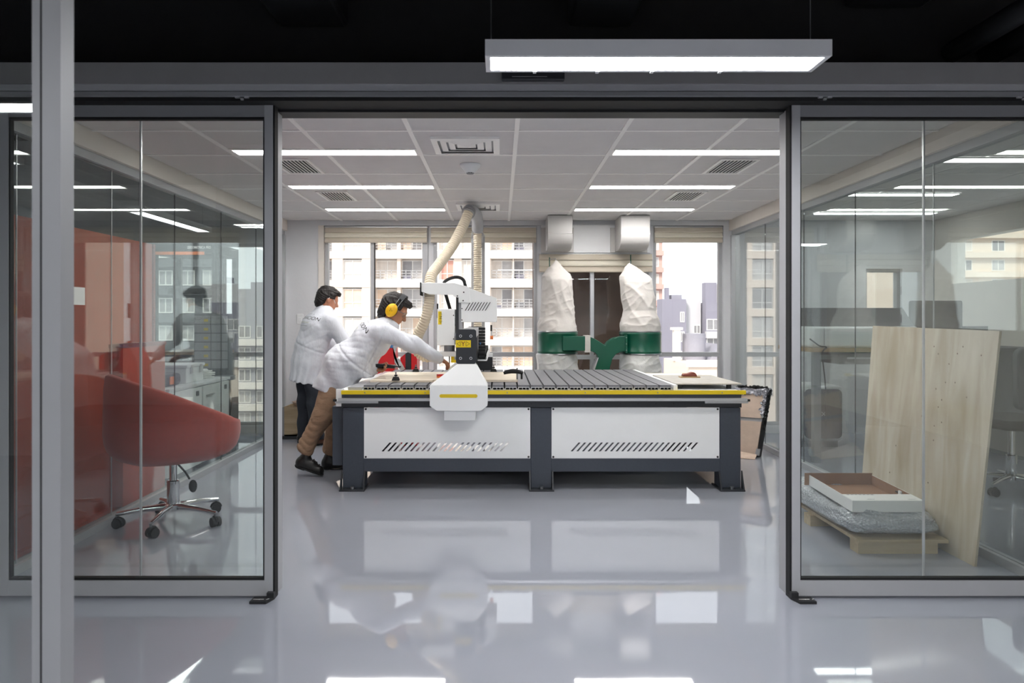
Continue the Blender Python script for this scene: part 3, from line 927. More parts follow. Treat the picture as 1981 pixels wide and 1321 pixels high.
# low things in the yard below
lw = root('low_house', 'low cream house seen under the right window rail', 'building', (15.0, 55, GZ), 'low roofs below')
bx('wall', 'facade_beige', lw, 13.6, 17.2, 52, 60, GZ, -2.0)
bx('wall_wing', 'facade_grey', lw, 17.2, 19.8, 53, 60, GZ, -2.2)
bx('parapet', 'facade_white', lw, 13.4, 17.4, 51.8, 52, -2.2, -1.7)
bx('garden_wall', 'facade_white', lw, 12.0, 22, 48, 48.4, GZ, -4.0)
bx('gate_post', 'facade_white', lw, 19.9, 20.6, 47.8, 48.4, GZ, -1.2)
bx('chimney', 'facade_white', lw, 13.5, 14.0, 56, 56.6, -2, .4)
bx('chimney_cap', 'facade_white', lw, 13.35, 14.15, 55.9, 56.7, .4, .6)
MB().cyl((15.3, 57, -2), (15.3, 57, .1), .9, n=20).build('water_tank', 'roof_grey', lw, smooth='auto')
MB().prism([(16.2, -2.0), (19.0, -2.0), (17.8, -.9), (17.0, -.7)], 'y', 56, 60).build('gable_roof', 'roof_grey', lw)
# left-hand buildings
gl1 = gridblock('apartment_building', 'pale grey block with balconies seen through the left room window', -33, -26.4, 90, 10, 5.0, 'facade_lgrey', 3, (-12.5, 3.5), 2.7, 1.5, 1.5, ['pane_grey', 'pane_dark'], bands='facade_white')
bx('roof_house', 'facade_lgrey', gl1, -31.5, -27.5, 91, 99, 5.0, 5.9)
gridblock('apartment_building', 'dark grey block with recessed windows behind the printing machine', -34.5, -27.9, 72, 1.5, 14, 'facade_dark', 3, (-12.5, 12), 2.75, 1.4, 1.5, ['pane_dark', 'pane_grey'], bands='facade_dark')
# right-hand towers beyond the right end wall
gridblock('apartment_building', 'tall beige tower far beyond the right room', 60, 93, 104, 20, 38, 'facade_beige', 7, (-12, 30), 2.8, 1.9, 1.6, ['pane_grey', 'pane_curtain', 'pane_dark'], bands='facade_beige', group='far towers')
gridblock('apartment_building', 'wide pale tower far beyond the right room', 100, 128, 96, 20, 30, 'facade_white', 7, (-12, 24), 2.8, 2.2, 1.6, ['pane_grey', 'pane_curtain'], bands='facade_beige', group='far towers')

# ================================================================== ROUTER TABLE
T0 = 5.28                       # front face of the table
def tx(px): return (px - CX) * T0 / F
def tz(py): return CH - (py - CY) * T0 / F
XL, XR, YB = -1.163, 1.765, 6.96
cnc = root('router_table', 'long slate and white CNC router table with yellow-edged slatted bed', 'router', (.3, 6.1, 0))
zbeam0, zbeam1 = .1326, .227
# legs
for (a, b) in ((-1.155, -1.0), (.223, .375), (1.61, 1.76)):
    for (y0, y1) in ((T0, T0 + .15), (YB - .15, YB)):
        lg = MB()
        lg.box(a, b, y0, y1, .012, .60)
        lgo = lg.build('leg', 'slate', cnc, bevel=.004)
        m = MB(); m.box(a - .015, b + .015, y0 - .06, y1 + .02, 0, .012)
        m.build('foot_plate', 'slate_dark', lgo, bevel=.002)
        for xx in (a - .012, b + .002):
            MB().prism([(y0 - .055, .012), (y0, .012), (y0, .14)] if y0 < 6 else [(y1, .012), (y1 + .02, .012), (y1, .14)], 'x', xx, xx + .01).build('gusset', 'slate_dark', lgo)
        MB().cyl(((a + b) / 2, y0 - .028, .012), ((a + b) / 2, y0 - .028, .03), .014, n=8).build('anchor_bolt', 'steel', lgo)
for (y0, y1) in ((T0, T0 + .12), (YB - .12, YB)):
    for (a, b) in ((-1.0, .223), (.375, 1.61)):
        bx('lower_beam', 'slate', cnc, a, b, y0 + .002, y1, zbeam0, zbeam1)
for (a, b) in ((-1.155, -1.03), (1.64, 1.76)):
    bx('side_beam', 'slate', cnc, a, b, T0 + .15, YB - .15, zbeam0, zbeam1)
bx('upper_beam', 'slate_dark', cnc, XL, XR, T0 - .004, YB, .604, .652)
bx('bed_side', 'slate', cnc, XL, XR, T0 + .004, YB - .004, .672, .699)
bx('linear_rail', 'alu_bright', cnc, XL - .02, XR + .035, T0 - .03, T0 + .002, .652, .672)
bx('linear_rail', 'alu_bright', cnc, XL - .02, XR + .035, YB - .002, YB + .03, .652, .672)
bx('bed_core', 'slate_dark', cnc, XL, XR, T0 + .02, YB - .02, .652, .672)
for x in (XL - .045, XR + .045):
    bx('rail_stop', 'rubber', cnc, x - .012, x + .012, T0 - .022, T0 - .008, .648, .664)
    bx('rail_end', 'alu_bright', cnc, min(x, XL + .27 if x < 0 else XR - .27), max(x, XL + .27 if x < 0 else XR - .27), T0 - .016, T0 - .004, .634, .65)
for i in range(18):
    x = XL + .35 + i * .13
    MB().cyl((x, T0 - .006, .632), (x, T0 - .003, .632), .006, n=8).build('rail_bolt', 'black_metal', cnc)
for yy in ((T0 - .012, T0 + .012), (YB - .012, YB + .012)):
    bx('edge_strip', 'yellow', cnc, XL + .0, XR + .03, yy[0], yy[1], .699, .727)
for x in (-.99, -.55, .05, .62, 1.15, 1.62):
    MB().cyl((x, T0 - .0145, .712), (x, T0 - .012, .712), .005, n=8).build('strip_bolt', 'steel', cnc)
bx('bed_plate', 'white_panel', cnc, XL + .02, XR - .02, T0 + .02, YB - .02, .715, .728)

# slotted front panels (slots are real holes)
def slotted(x0, x1, z0, z1, sx0, sx1, n, sz0, sz1, y0, y1, parent, lean, name='front_panel', m_='white_panel', sw=.016):
    p = MB()
    p.box(x0, x1, y0, y1, sz1, z1).box(x0, x1, y0, y1, z0, sz0)
    pitch = (sx1 - sx0 - lean) / n
    cur = [(x0, sz0), None, None, (x0, sz1)]
    prev_b, prev_t = x0, x0
    for i in range(n):
        bl = sx0 + i * pitch
        p.prism([(prev_b, sz0), (bl, sz0), (bl + lean, sz1), (prev_t, sz1)], 'y', y0, y1)
        prev_b, prev_t = bl + sw, bl + lean + sw
    p.prism([(prev_b, sz0), (x1, sz0), (x1, sz1), (prev_t, sz1)], 'y', y0, y1)
    o = p.build(name, m_, parent)
    return o
for (a, b, s0, s1) in ((tx(704), tx(1026), tx(738), tx(992)), (tx(1067), tx(1392), tx(1104), tx(1358))):
    po = slotted(a, b, .229, .602, s0, s1, 22, .281, .345, T0 + .004, T0 + .007, cnc, .058)
    for x in (a + .013, b - .013):
        for z in (.24, .59):
            MB().cyl((x, T0 + .001, z), (x, T0 + .005, z), .0075, n=10).build('screw', 'ink', po)
# unseen rear panel, extended down to darken the floor reflection under the table
bx('rear_blocker', 'white_panel', cnc, -1.0, .223, YB - .02, YB - .015, .227, .604)
bx('rear_blocker', 'white_panel', cnc, .375, 1.61, YB - .02, YB - .015, .227, .604)
# control box on the left end
cb = MB().box(-1.245, -1.165, 5.34, 5.95, .165, .604).build('control_box', 'slate', cnc, bevel=.006)
bx('side_plate', 'white_panel', cnc, -1.215, -1.163, 5.33, 5.36, .604, .73)
bx('side_plate', 'white_panel', cnc, -1.20, -1.163, 5.36, 6.9, .604, .72)
MB().cyl((-1.19, 5.45, .13), (-1.19, 5.45, .17), .018, n=12).build('cable_gland', 'rubber', cb)

# bed slats: hollow aluminium profile with a PVC strip on top
pitch = .0947
s0 = None
for i in range(24):
    x = -1.005 + i * pitch
    if s0 is None:
        q = MB(); y0, y1 = T0 + .012, YB - .03; w_ = pitch - .012
        q.box(x, x + w_, y0, y1, .728, .731).box(x, x + w_, y0, y1, .746, .750)
        for rx in (0, .029, .054, w_ - .004):
            q.box(x + rx, x + rx + .004, y0, y1, .731, .746)
        q.box(x + w_, x + w_ + .012, y0, y1, .728, .738)
        s0 = q.build('bed_slat', 'alu_bright', cnc)
        bx('pvc_strip', 'pvc', s0, x, x + w_, y0 + .012, y1, .750, .764)
        bx('groove_shade', 'ink', s0, x + w_, x + w_ + .012, y0 + .014, y1, .738, .7405)  # black strip paints the shade in the gap between slats
        bx('hollow_shade', 'rubber', s0, x + .004, x + w_ - .004, y0 + .03, y0 + .04, .731, .746)  # dark plug imitates the shade inside the hollow ends
        sx_ = x
    else:
        dup_tree(s0, (x - sx_, 0, 0), cnc)
bx('end_profile', 'alu_bright', cnc, -1.12, -1.017, T0 + .02, YB - .03, .728, .748)
bx('end_profile', 'white_panel', cnc, 1.272, 1.30, T0 + .012, YB - .03, .728, .764)

# ---- gantry (moves on the table: part of the machine)
g0 = 5.10
def gx(px, Y): return (px - CX) * Y / F
def gz(py, Y): return CH - (py - CY) * Y / F
def hood(yf, yb, name):
    """white carriage hood; yf = outer face, yb = side towards the table"""
    A = lambda px: gx(px, g0 + .03)
    Zt, Zs, Zb, Zl = .925, gz(745, 5.13), gz(784, 5.13), gz(794, 5.13)
    xl, xr, nl, nr = A(832), A(943), A(884), A(921)
    cut = A(845) - A(832)
    m = MB()
    yn = yf + (yb - yf) * .55
    vs = [(xl, yf, Zs), (xr, yf, Zs), (xr, yb, Zs), (xl, yb, Zs), (nl, yn, Zt), (nr, yn, Zt), (nr, yb, Zt), (nl, yb, Zt)]
    m.hexa(vs)
    m.prism([(xl, Zb), (xl + cut, Zl), (xr - cut, Zl), (xr, Zb), (xr, Zs), (xl, Zs)], 'y', yf, yb)
    m.box(A(859), A(920), yf + (yb - yf) * .12, yb, gz(813, 5.13), Zl)
    h = m.build(name, 'white_panel', cnc, bevel=.003)
    d = -.0015 if yf < yb else .0015
    s = MB()
    zc, hh, x0, x1 = gz(765, 5.13), .0125, A(851), A(924)
    poly = [(x0 + hh + hh * math.cos(R(a)), zc + hh * math.sin(R(a))) for a in range(90, 271, 20)] + [(x1 - hh + hh * math.cos(R(a)), zc + hh * math.sin(R(a))) for a in range(-90, 91, 20)]
    s.prism(poly, 'y', yf + d, yf - d)
    s.build('yellow_stripe', 'yellow', h)
hood(g0, T0 - .02, 'carriage_hood')
hood(7.20, YB + .03, 'carriage_hood')
# beam
EY = 5.2
ex0, ex1, ez0, ez1 = gx(882, EY), gx(921, EY), gz(704, EY), gz(637, EY)
def rrect(x0, x1, z0, z1, r, n=5):
    pts = []
    for (cx, cz, a0) in ((x1 - r, z1 - r, 0), (x0 + r, z1 - r, 90), (x0 + r, z0 + r, 180), (x1 - r, z0 + r, 270)):
        for i in range(n + 1):
            a = R(a0 + 90 * i / n); pts.append((cx + r * math.cos(a), cz + r * math.sin(a)))
    return pts
ep = MB().prism(rrect(ex0, ex1, ez0, ez1, .018), 'y', EY, EY + .02).build('end_plate', 'slate_dark', cnc)
for x in (gx(891, EY), gx(911, EY)):
    for z in (gz(650, EY), gz(693, EY)):
        MB().lathe([(.0105, -.004), (.0105, 0)], (x, EY, z), axis='y', n=14).build('bolt_ring', 'alu_bright', ep)
        MB().lathe([(.006, -.0055), (.006, 0)], (x, EY, z), axis='y', n=10).build('bolt', 'ink', ep)
lb = bx('axis_label', 'label_yellow', ep, gx(881.5, EY), gx(911, EY), EY - .0015, EY + .001, gz(672, EY), gz(658, EY))
MT = lambda px, py, Y: Matrix.Translation(at(px, py, Y)) @ Matrix.Rotation(R(90), 4, 'X')
text_mesh('axis_letter', 'Y', .048, 'ink_red', lb, MT(896, 665.5, EY - .002), extrude=.0004)
ar = MB()
for (c, s) in ((887.5, -1), (904.5, 1)):
    for (r0) in (4.2,):
        a = at(c + s * 4.0, 665, EY - .002); b = at(c - s * 3.0, 660.5, EY - .002); d = at(c - s * 3.0, 669.5, EY - .002)
        for p, q in ((a, b), (b, d), (d, a)):
            ar.tube([p, q], .0011, 5)
ar.build('axis_arrow', 'ink', lb)
for (y0, y1) in ((EY + .02, 7.06),):
    bm_ = bx('gantry_beam', 'alu', cnc, ex0 + .006, ex1 - .006, y0, y1, ez0 + .012, ez1 - .006)
    bx('beam_rail', 'steel', bm_, ex0 - .012, ex0 + .006, y0, y1, ez1 - .05, ez1 - .03)
    bx('beam_rail', 'steel', bm_, ex0 - .012, ex0 + .006, y0, y1, ez0 + .03, ez0 + .05)
    bx('beam_cover', 'slate_dark', bm_, ex1 - .006, ex1 + .004, y0, y1, ez0 + .02, ez1 - .06)
MB().prism(rrect(ex0, ex1, ez0, ez1, .018), 'y', 7.06, 7.08).build('end_plate', 'slate_dark', cnc)
# cable tray and drag chain on the right of the beam
tr = bx('chain_tray', 'white_panel', cnc, ex1 + .004, ex1 + .075, 5.42, 6.98, .935, .945)
bx('tray_lip', 'white_panel', tr, ex1 + .07, ex1 + .075, 5.42, 6.98, .945, .985)
lk = None
for i in range(26):
    y = 5.46 + i * .056
    if lk is None:
        lk = MB().box(ex1 + .012, ex1 + .06, y, y + .046, .947, 1.0).build('chain_link', 'rubber', tr, bevel=.006); ly = y
    else:
        dup(lk, (0, y - ly, 0), tr)
for i in range(9):
    a = R(-90 + i * 22.5)
    y, z = 5.44 - .085 * math.cos(a), 1.06 + .085 * math.sin(a)
for i in range(10):
    z = .96 + i * .023
    bx('chain_link', 'rubber', tr, ex1 + .012, ex1 + .062, 5.40, 5.436, z, z + .019)
bx('cable_clip', 'blue_paint', tr, ex1 + .02, ex1 + .03, 5.396, 5.401, 1.06, 1.075)
rg = bx('regulator', 'orange', tr, ex1 + .09, ex1 + .115, 6.0, 6.03, 1.08, 1.11)
bx('regulator_cap', 'rubber', rg, ex1 + .092, ex1 + .106, 6.002, 6.026, 1.15, 1.20)
bx('regulator_neck', 'alu_bright', rg, ex1 + .095, ex1 + .104, 6.008, 6.02, 1.11, 1.15)
# far carriage block
bx('far_carriage', 'slate_dark', cnc, gx(921, 6.9), gx(953, 6.9), 6.86, 6.99, gz(717, 6.9), gz(690, 6.9))
bx('far_bracket', 'white_panel', cnc, gx(930, 6.9), gx(953, 6.9), 6.86, 6.99, gz(690, 6.9), gz(684, 6.9))

# spindle carriage
SY = 6.05
def sx(px): return gx(px, SY)
def sz(py): return gz(py, SY)
cov = MB().prism([(sx(893), sz(623)), (sx(961), sz(623)), (sx(961), sz(577)), (sx(906), sz(557)), (sx(893), sz(554))], 'y', 5.98, 6.30).build('motor_cover', 'white_panel', cnc, bevel=.003)
arm = MB().prism([(sx(817), sz(548)), (sx(880), sz(548)), (sx(908), sz(556)), (sx(911), sz(586)), (sx(888), sz(586)), (sx(888), sz(576)), (sx(878), sz(574)), (sx(878), sz(571)), (sx(832), sz(570)), (sx(817), sz(565))], 'y', 5.965, 5.985).build('hose_arm', 'white_panel', cnc, bevel=.002)
MB().prism([(sx(817), sz(548)), (sx(880), sz(548)), (sx(880), sz(552)), (sx(817), sz(552))], 'y', 5.985, 6.14).build('arm_flange', 'white_panel', arm)
MB().box(sx(814.5), sx(817), 5.96, 6.14, sz(572), sz(547)).build('arm_pad', 'rubber', arm, bevel=.003)
for (x, y) in ((898, 566), (886, 573), (886, 583), (897, 582)):
    MB().cyl((sx(x), 5.962, sz(y)), (sx(x), 5.966, sz(y)), .006, n=8).build('screw', 'ink', arm)
for (x, y) in ((894.5, 597), (894.5, 619)):
    MB().cyl((sx(x), 5.976, sz(y)), (sx(x), 5.981, sz(y)), .005, n=8).build('screw', 'ink', cov)
for i in range(8):
    x = 900 + i * 5.45
    MB().prism([(sx(x), sz(601)), (sx(x + 1.6), sz(601)), (sx(x + 11.2), sz(585)), (sx(x + 9.6), sz(585))], 'y', 5.9785, 5.9805).build('slot_shade', 'ink', cov)  # slits are not cut: thin dark prisms imitate their shade
bx('z_column', 'alu', cnc, sx(887), sx(895), 6.0, 6.25, sz(672), sz(560))
bx('z_column', 'slate_dark', cnc, sx(883), sx(888), 5.99, 6.26, sz(640), sz(575))
for k in range(7):
    bx('z_carriage', 'alu_dark', cnc, sx(881), sx(885), 6.0, 6.2, sz(630 - k * 4), sz(628 - k * 4))
zb = MB().box(sx(848), sx(881), 5.95, 6.2, sz(667), sz(598)).build('z_box', 'white_panel', cnc, bevel=.003)
zl = bx('axis_label', 'label_yellow', zb, sx(849.5), sx(856), 5.948, 5.951, sz(627.5), sz(602.5))
text_mesh('axis_letter', 'Z', .034, 'ink', zl, MT(852.7, 614.5, 5.946), extrude=.0004)
ar = MB()
for (c, s) in ((606.5, 1), (622.5, -1)):
    a = at(852.7, c - 2.6 * s, 5.9465); b = at(850.5, c + 1.6 * s, 5.9465); d = at(855, c + 1.6 * s, 5.9465)
    for p, q in ((a, b), (b, d), (d, a)):
        ar.tube([p, q], .0009, 5)
ar.build('axis_arrow', 'ink', zl)
for y in (610, 655):
    MB().cyl((sx(879), 5.946, sz(y)), (sx(879), 5.951, sz(y)), .005, n=8).build('screw', 'ink', zb)
sp = MB().lathe([(.046, sz(680)), (.046, sz(667))], (sx(869), 6.08, 0), n=24).build('spindle', 'steel', cnc, smooth='auto')
MB().lathe([(.052, sz(684)), (.052, sz(679))], (sx(869), 6.08, 0), n=24).build('clamp_ring', 'alu_bright', sp, smooth='auto')
MB().lathe([(.02, sz(690)), (.026, sz(684))], (sx(869), 6.08, 0), n=16).build('collet', 'rubber', sp, smooth='auto')
MB().lathe([(.004, sz(706)), (.006, sz(690))], (sx(869), 6.08, 0), n=10).build('milling_bit', 'steel', sp, smooth='auto')
sh = bx('dust_shoe', 'white_panel', cnc, sx(834), sx(884), 6.0, 6.2, sz(689), sz(680))
MB().lathe([(.028, sz(701)), (.028, sz(689))], (sx(879), 6.04, 0), n=16).build('air_cylinder', 'label_yellow', sh, smooth='auto')
for x in (852, 842):
    MB().cyl((sx(x), 5.994, sz(684)), (sx(x), 6.0, sz(684)), .006, n=8).build('screw', 'ink', sh)
# black cable arch
def bez(pts, n=40):
    """Catmull-Rom through the points"""
    P = [Vector(p) for p in pts]; P = [P[0] * 2 - P[1]] + P + [P[-1] * 2 - P[-2]]
    out = []
    seg = len(P) - 3
    for i in range(seg):
        p0, p1, p2, p3 = P[i:i + 4]
        for j in range(max(2, n // seg)):
            t = j / max(2, n // seg)
            out.append(.5 * ((2 * p1) + (p2 - p0) * t + (2 * p0 - 5 * p1 + 4 * p2 - p3) * t * t + (3 * p1 - p0 - 3 * p2 + p3) * t ** 3))
    out.append(P[-2])
    return out
MB().tube(bez([at(871, 599, 6.12), at(864, 575, 6.12), at(858, 552, 6.12), at(864, 542, 6.12), at(882, 536, 6.12), at(896, 541, 6.12), at(901, 556, 6.14)], 48), .014, 10).build('cable_sleeve', 'rubber', cnc, smooth='auto')

# dust hose: ribbed
def ribbed(path, r, name, parent, step=.022, depth=.2, n=18):
    # resample evenly
    P = [Vector(p) for p in path]; L = [0]
    for a, b in zip(P[:-1], P[1:]): L.append(L[-1] + (b - a).length)
    k = int(L[-1] / (step / 4)); pts = []; rs = []
    j = 0
    for i in range(k + 1):
        s = L[-1] * i / k
        while j < len(L) - 2 and L[j + 1] < s: j += 1
        t = (s - L[j]) / max(1e-9, L[j + 1] - L[j])
        pts.append(P[j].lerp(P[j + 1], t))
        ph = (i % 4)
        rs.append(r * (1, 1, 1 - depth * .5, 1 - depth)[ph])
    return MB().tube(pts, rs, n).build(name, 'hose', parent, smooth=True)
hose = root('dust_hose', 'ribbed cream suction hose arching over the gantry', 'hose', at(905, 700, 6.6))
path = bez([at(906, 412, 6.55), at(896, 436, 6.5), at(876, 474, 6.4), at(849, 512, 6.25), at(834, 534, 6.15), at(831, 560, 6.08), at(830, 588, 6.06), at(822, 620, 6.06), at(808, 650, 6.1), at(806, 676, 6.15), at(822, 690, 6.15), at(838, 687, 6.12)], 120)
ribbed(path, .047, 'flexible_tube', hose)
MB().tube([at(906, 412, 6.55) + Vector((-.003, 0, -.01)), at(908, 407, 6.6), at(914, 409, 6.7), at(921, 416, 7.0), at(924, 428, 7.18), at(924, 445, 7.27)], .058, 20).build('elbow', 'alu', hose, smooth='auto')
MB().tube([at(906, 413, 6.55) + Vector((0, 0, .005)), at(907.5, 408.5, 6.58)], .062, 20).build('collar', 'alu_dark', hose, smooth='auto')
ribbed([at(924, 440, 7.27), at(924, 500, 7.27), at(924, 600, 7.27), at(925, 720, 7.27)], .043, 'flexible_tube', hose, step=.022)
MB().cyl(at(921, 427, 7.1), at(921, 427, 7.1) + Vector((0, -.06, 0)), .012, n=12).build('pivot_knob', 'rubber', hose)
st = root('hose_stand', 'grey twin-post stand holding the suction hose behind the gantry', 'stand', at(924, 859, 7.36))
for x in (914.5, 935):
    MB().box(gx(x - 3, 7.36), gx(x + 3, 7.36), 7.34, 7.38, .0, gz(458, 7.36)).build('post', 'alu', st, bevel=.003)
bx('cross_plate', 'alu', st, gx(914, 7.36), gx(935, 7.36), 7.33, 7.34, gz(478, 7.36), gz(470, 7.36))
bx('cross_plate', 'alu_bright', st, gx(914, 7.36), gx(935, 7.36), 7.335, 7.345, gz(470, 7.36), gz(452, 7.36))
MB().tube([at(921, 428, 7.14), at(937, 457, 7.34)], .008, 8).build('gas_strut', 'alu_bright', st)
MB().tube([at(914, 448, 7.2), at(912, 460, 7.34)], .006, 8).build('brace', 'alu_bright', st)
bx('base', 'slate', st, -.42, -.06, 7.28, 7.5, 0, .02)

# ================================================================== THINGS ON THE TABLE
ws = root('plywood_sheet', 'pale plywood workpiece clamped on the bed under the spindle', 'plywood', (-.43, 5.95, .764))
MB().box(-1.0, -.52, 5.53, 6.40, .764, .780).build('panel', 'ply', ws, bevel=.001)
MB().box(-.518, .135, 5.56, 6.38, .764, .782).build('panel', 'ply', ws, bevel=.001)
ms = root('mdf_sheet', 'tan fibreboard sheet on the right end of the bed', 'board', (1.55, 5.75, .764))
MB().box(1.302, 1.79, 5.34, 6.16, .764, .772).build('sheet', 'mdf', ms)
for (x, y) in ((1.33, 5.4), (1.7, 5.4), (1.7, 6.0), (1.33, 6.0)):
    bx('spacer', 'slate_dark', ms, x, x + .03, y, y + .03, .728, .764)
sb = root('sanding_block', 'brown-red hand sanding block lying on the fibreboard sheet', 'sander', (1.57, 5.9, .772))
bx('base', 'wood_top', sb, 1.465, 1.625, 5.86, 5.93, .772, .782)
MB().prism([(1.485, .782), (1.605, .782), (1.597, .80), (1.585, .814), (1.56, .818), (1.53, .806), (1.50, .804), (1.487, .80)], 'y', 5.868, 5.922).build('grip', 'sander_red', sb, bevel=.006)
def clamp(x, y, z, label, big=False):
    c = root('clamp', label, 'clamp', (x, y, z), 'black work clamps')
    if big:
        pts = [Vector((x - .075 + .15 * t, y, z + .022 + .028 * math.sin(math.pi * (.15 + .7 * t)))) for t in [i / 10 for i in range(11)]]
        MB().tube(pts, [.012 + .006 * math.sin(math.pi * i / 10) for i in range(11)], 8).build('arm', 'rubber', c, smooth='auto')
        MB().cyl((x + .03, y, z - .03), (x + .03, y, z + .075), .006, n=8).build('bolt', 'steel', c)
        MB().lathe([(.016, .042), (.016, .056)], (x + .03, y, z), n=8).build('wing_nut', 'rubber', c)
        MB().cyl((x + .065, y, z - .012), (x + .065, y, z + .03), .008, n=8).build('heel', 'rubber', c)
    else:
        MB().hexa([(x - .03, y - .02, z), (x + .03, y - .02, z), (x + .03, y + .02, z), (x - .03, y + .02, z),
                   (x - .02, y - .012, z + .026), (x + .02, y - .012, z + .026), (x + .02, y + .012, z + .026), (x - .02, y + .012, z + .026)]).build('shoe', 'rubber', c, bevel=.003)
        MB().cyl((x, y, z + .02), (x, y, z + .062), .006, n=8).build('bolt', 'steel', c)
        MB().lathe([(.013, .032), (.013, .042)], (x, y, z), n=8).build('nut', 'rubber', c)
clamp(-.80, 5.52, .782, 'black clamp on the near edge of the plywood, left of the gantry')
clamp(-.75, 6.40, .782, 'black clamp on the far edge of the plywood beside the red machine')
clamp(-.06, 6.40, .782, 'black clamp on the far edge of the plywood right of the gantry')
clamp(.10, 5.60, .795, 'curved black strap clamp at the right end of the plywood', True)
mk = root('marker_block', 'small red and orange block on the plywood beside the hood', 'block', (-.475, 5.75, .782))
MB(Matrix.Translation((-.475, 5.75, .782)) @ Matrix.Rotation(R(25), 4, 'Z')).box(-.028, .028, -.02, .02, 0, .014).build('orange_half', 'orange', mk)
MB(Matrix.Translation((-.475, 5.75, .796)) @ Matrix.Rotation(R(25), 4, 'Z')).box(-.028, .028, -.02, .02, 0, .014).build('red_half', 'red_paint', mk)
pen = root('depth_probe', 'black slanting tool bar lying by the worker fingertips', 'tool', (-.38, 5.82, .782))
MB().tube([(-.44, 5.84, .794), (-.32, 5.78, .85)], .012, 8).build('bar', 'rubber', pen)
bx('base_pad', 'rubber', pen, -.47, -.42, 5.825, 5.865, .782, .796)

# red machine behind the far edge of the table
rm = root('red_machine', 'red and blue floor machine behind the table beside the near worker', 'machine', at(750, 859, 7.2))
def r7(px): return gx(px, 7.2)
def rz(py): return gz(py, 7.2)
MB().prism([(r7(722), 0), (r7(770), 0), (r7(766), rz(690)), (r7(765), rz(672)), (r7(747), rz(672)), (r7(735), rz(695))], 'y', 7.08, 7.36).build('body', 'red_paint', rm, bevel=.006)
MB().prism([(r7(747), rz(672)), (r7(765), rz(672)), (r7(767), rz(664)), (r7(749), rz(664))], 'y', 7.075, 7.365).build('blue_cap', 'blue_paint', rm)
bx('white_band', 'white_paint', rm, r7(747), r7(768), 7.07, 7.37, rz(664), rz(662.5))
MB().prism([(r7(742), rz(668)), (r7(747), rz(670)), (r7(750), rz(660)), (r7(745), rz(658))], 'y', 7.05, 7.09).build('handle', 'ink', rm)
MB().prism([(r7(766), rz(690)), (r7(776), rz(692)), (r7(787), rz(712)), (r7(779), rz(715)), (r7(768), rz(700)), (r7(764), rz(668)), (r7(772), rz(668))], 'y', 7.05, 7.075).build('side_arm', 'alu_bright', rm)
MB().prism([(r7(778), 0), (r7(787), 0), (r7(787), rz(683)), (r7(777), rz(691))], 'y', 7.1, 7.34).build('column', 'red_paint', rm)
MB().prism([(r7(787), 0), (r7(797), 0), (r7(797), rz(683)), (r7(792), rz(680)), (r7(787), rz(683))], 'y', 7.09, 7.35).build('column', 'slate_dark', rm)
MB().prism([(r7(798), 0), (r7(809), 0), (r7(809), rz(688)), (r7(798), rz(683))], 'y', 7.1, 7.34).build('column', 'red_paint', rm)

# ================================================================== DUST COLLECTOR
dcx = root('dust_collector', 'green twin-bag dust collector with white filter bags behind the table', 'dust collector', (1.02, 7.5, 0))
DY = 7.5
def d7(px): return gx(px, DY)
def dz(py): return gz(py, DY)
rng = np.random.RandomState(3)
from mathutils import noise as mnoise
def bag(cx, r0, zbot, ztop, prof, lean, seed, name, m_, flat=True):
    nu, nv = 120, 110
    so = Vector((seed * 7.3, seed * 3.1, seed * 1.7))
    def fn(i, j):
        t = j / (nv - 1); a = 2 * math.pi * i / nu
        k = 0
        while k < len(prof) - 2 and prof[k + 1][0] < t: k += 1
        s = (t - prof[k][0]) / (prof[k + 1][0] - prof[k][0]); s = max(0, min(1, s))
        r = prof[k][1] * (1 - s) + prof[k + 1][1] * s
        ox = prof[k][2] * (1 - s) + prof[k + 1][2] * s
        q = max(0, (t - .72) / .28)
        ky = 1 - .8 * q if flat else 1
        x, y = r * math.cos(a), r * math.sin(a)
        z = (ztop - zbot) * t
        p = Vector((x * 4, y * 4, z * 4)) + so
        w = .035 * mnoise.noise(p * .7)
        # creases: sharp valleys of two slanted noise fields
        c1_ = 1 - abs(mnoise.noise(Vector((p.x * 1.4 + p.z * .7, p.y * 1.4, p.z * .55)) + so)) * 2
        c2x = 1 - abs(mnoise.noise(Vector((p.x * 1.8 - p.z * 1.9, p.y * 1.8, p.z * 2.2)) - so)) * 2
        w += .013 * max(0, c1_) ** 3 + .006 * max(0, c2x) ** 3
        env = min(1, .15 + t * 8) * min(1, r / .05)
        rr = r + (w - .012) * env
        return (cx + ox + lean * t + rr * math.cos(a), DY + rr * math.sin(a) * ky, zbot + z)
    return MB().grid(fn, nu, nv, wrapu=True, capv=True).build(name, m_, dcx, smooth=True)
c1, c2_ = .595, 1.455
zd0, zd1 = dz(685), dz(640)
for (c, r) in ((c1, .207), (c2_, .215)):
    dr = MB().lathe([(r * .97, zd0), (r, zd0 + .004), (r, zd0 + .02), (r * 1.012, zd0 + .024), (r * 1.012, zd0 + .034), (r, zd0 + .038), (r, zd1 - .038), (r * 1.012, zd1 - .034), (r * 1.012, zd1 - .024), (r, zd1 - .02), (r, zd1 - .004), (r * .97, zd1)], (c, DY, 0), n=40).build('drum', 'green_paint', dcx, smooth='auto')
    for z in (zd0 + .006, zd1 - .006):
        MB().lathe([(r * 1.004, z - .006), (r * 1.018, z), (r * 1.004, z + .006)], (c, DY, 0), n=40).build('clamp_band', 'steel', dr, smooth='auto')
bag(c1, .2, zd1 - .004, dz(503), [(0, .2, 0), (.06, .195, 0), (.2, .186, .0), (.45, .18, -.003), (.62, .175, -.003), (.76, .17, -.003), (.80, .158, -.004), (1, .004, -.016)], 0, 3, 'filter_bag', 'bag_fabric')
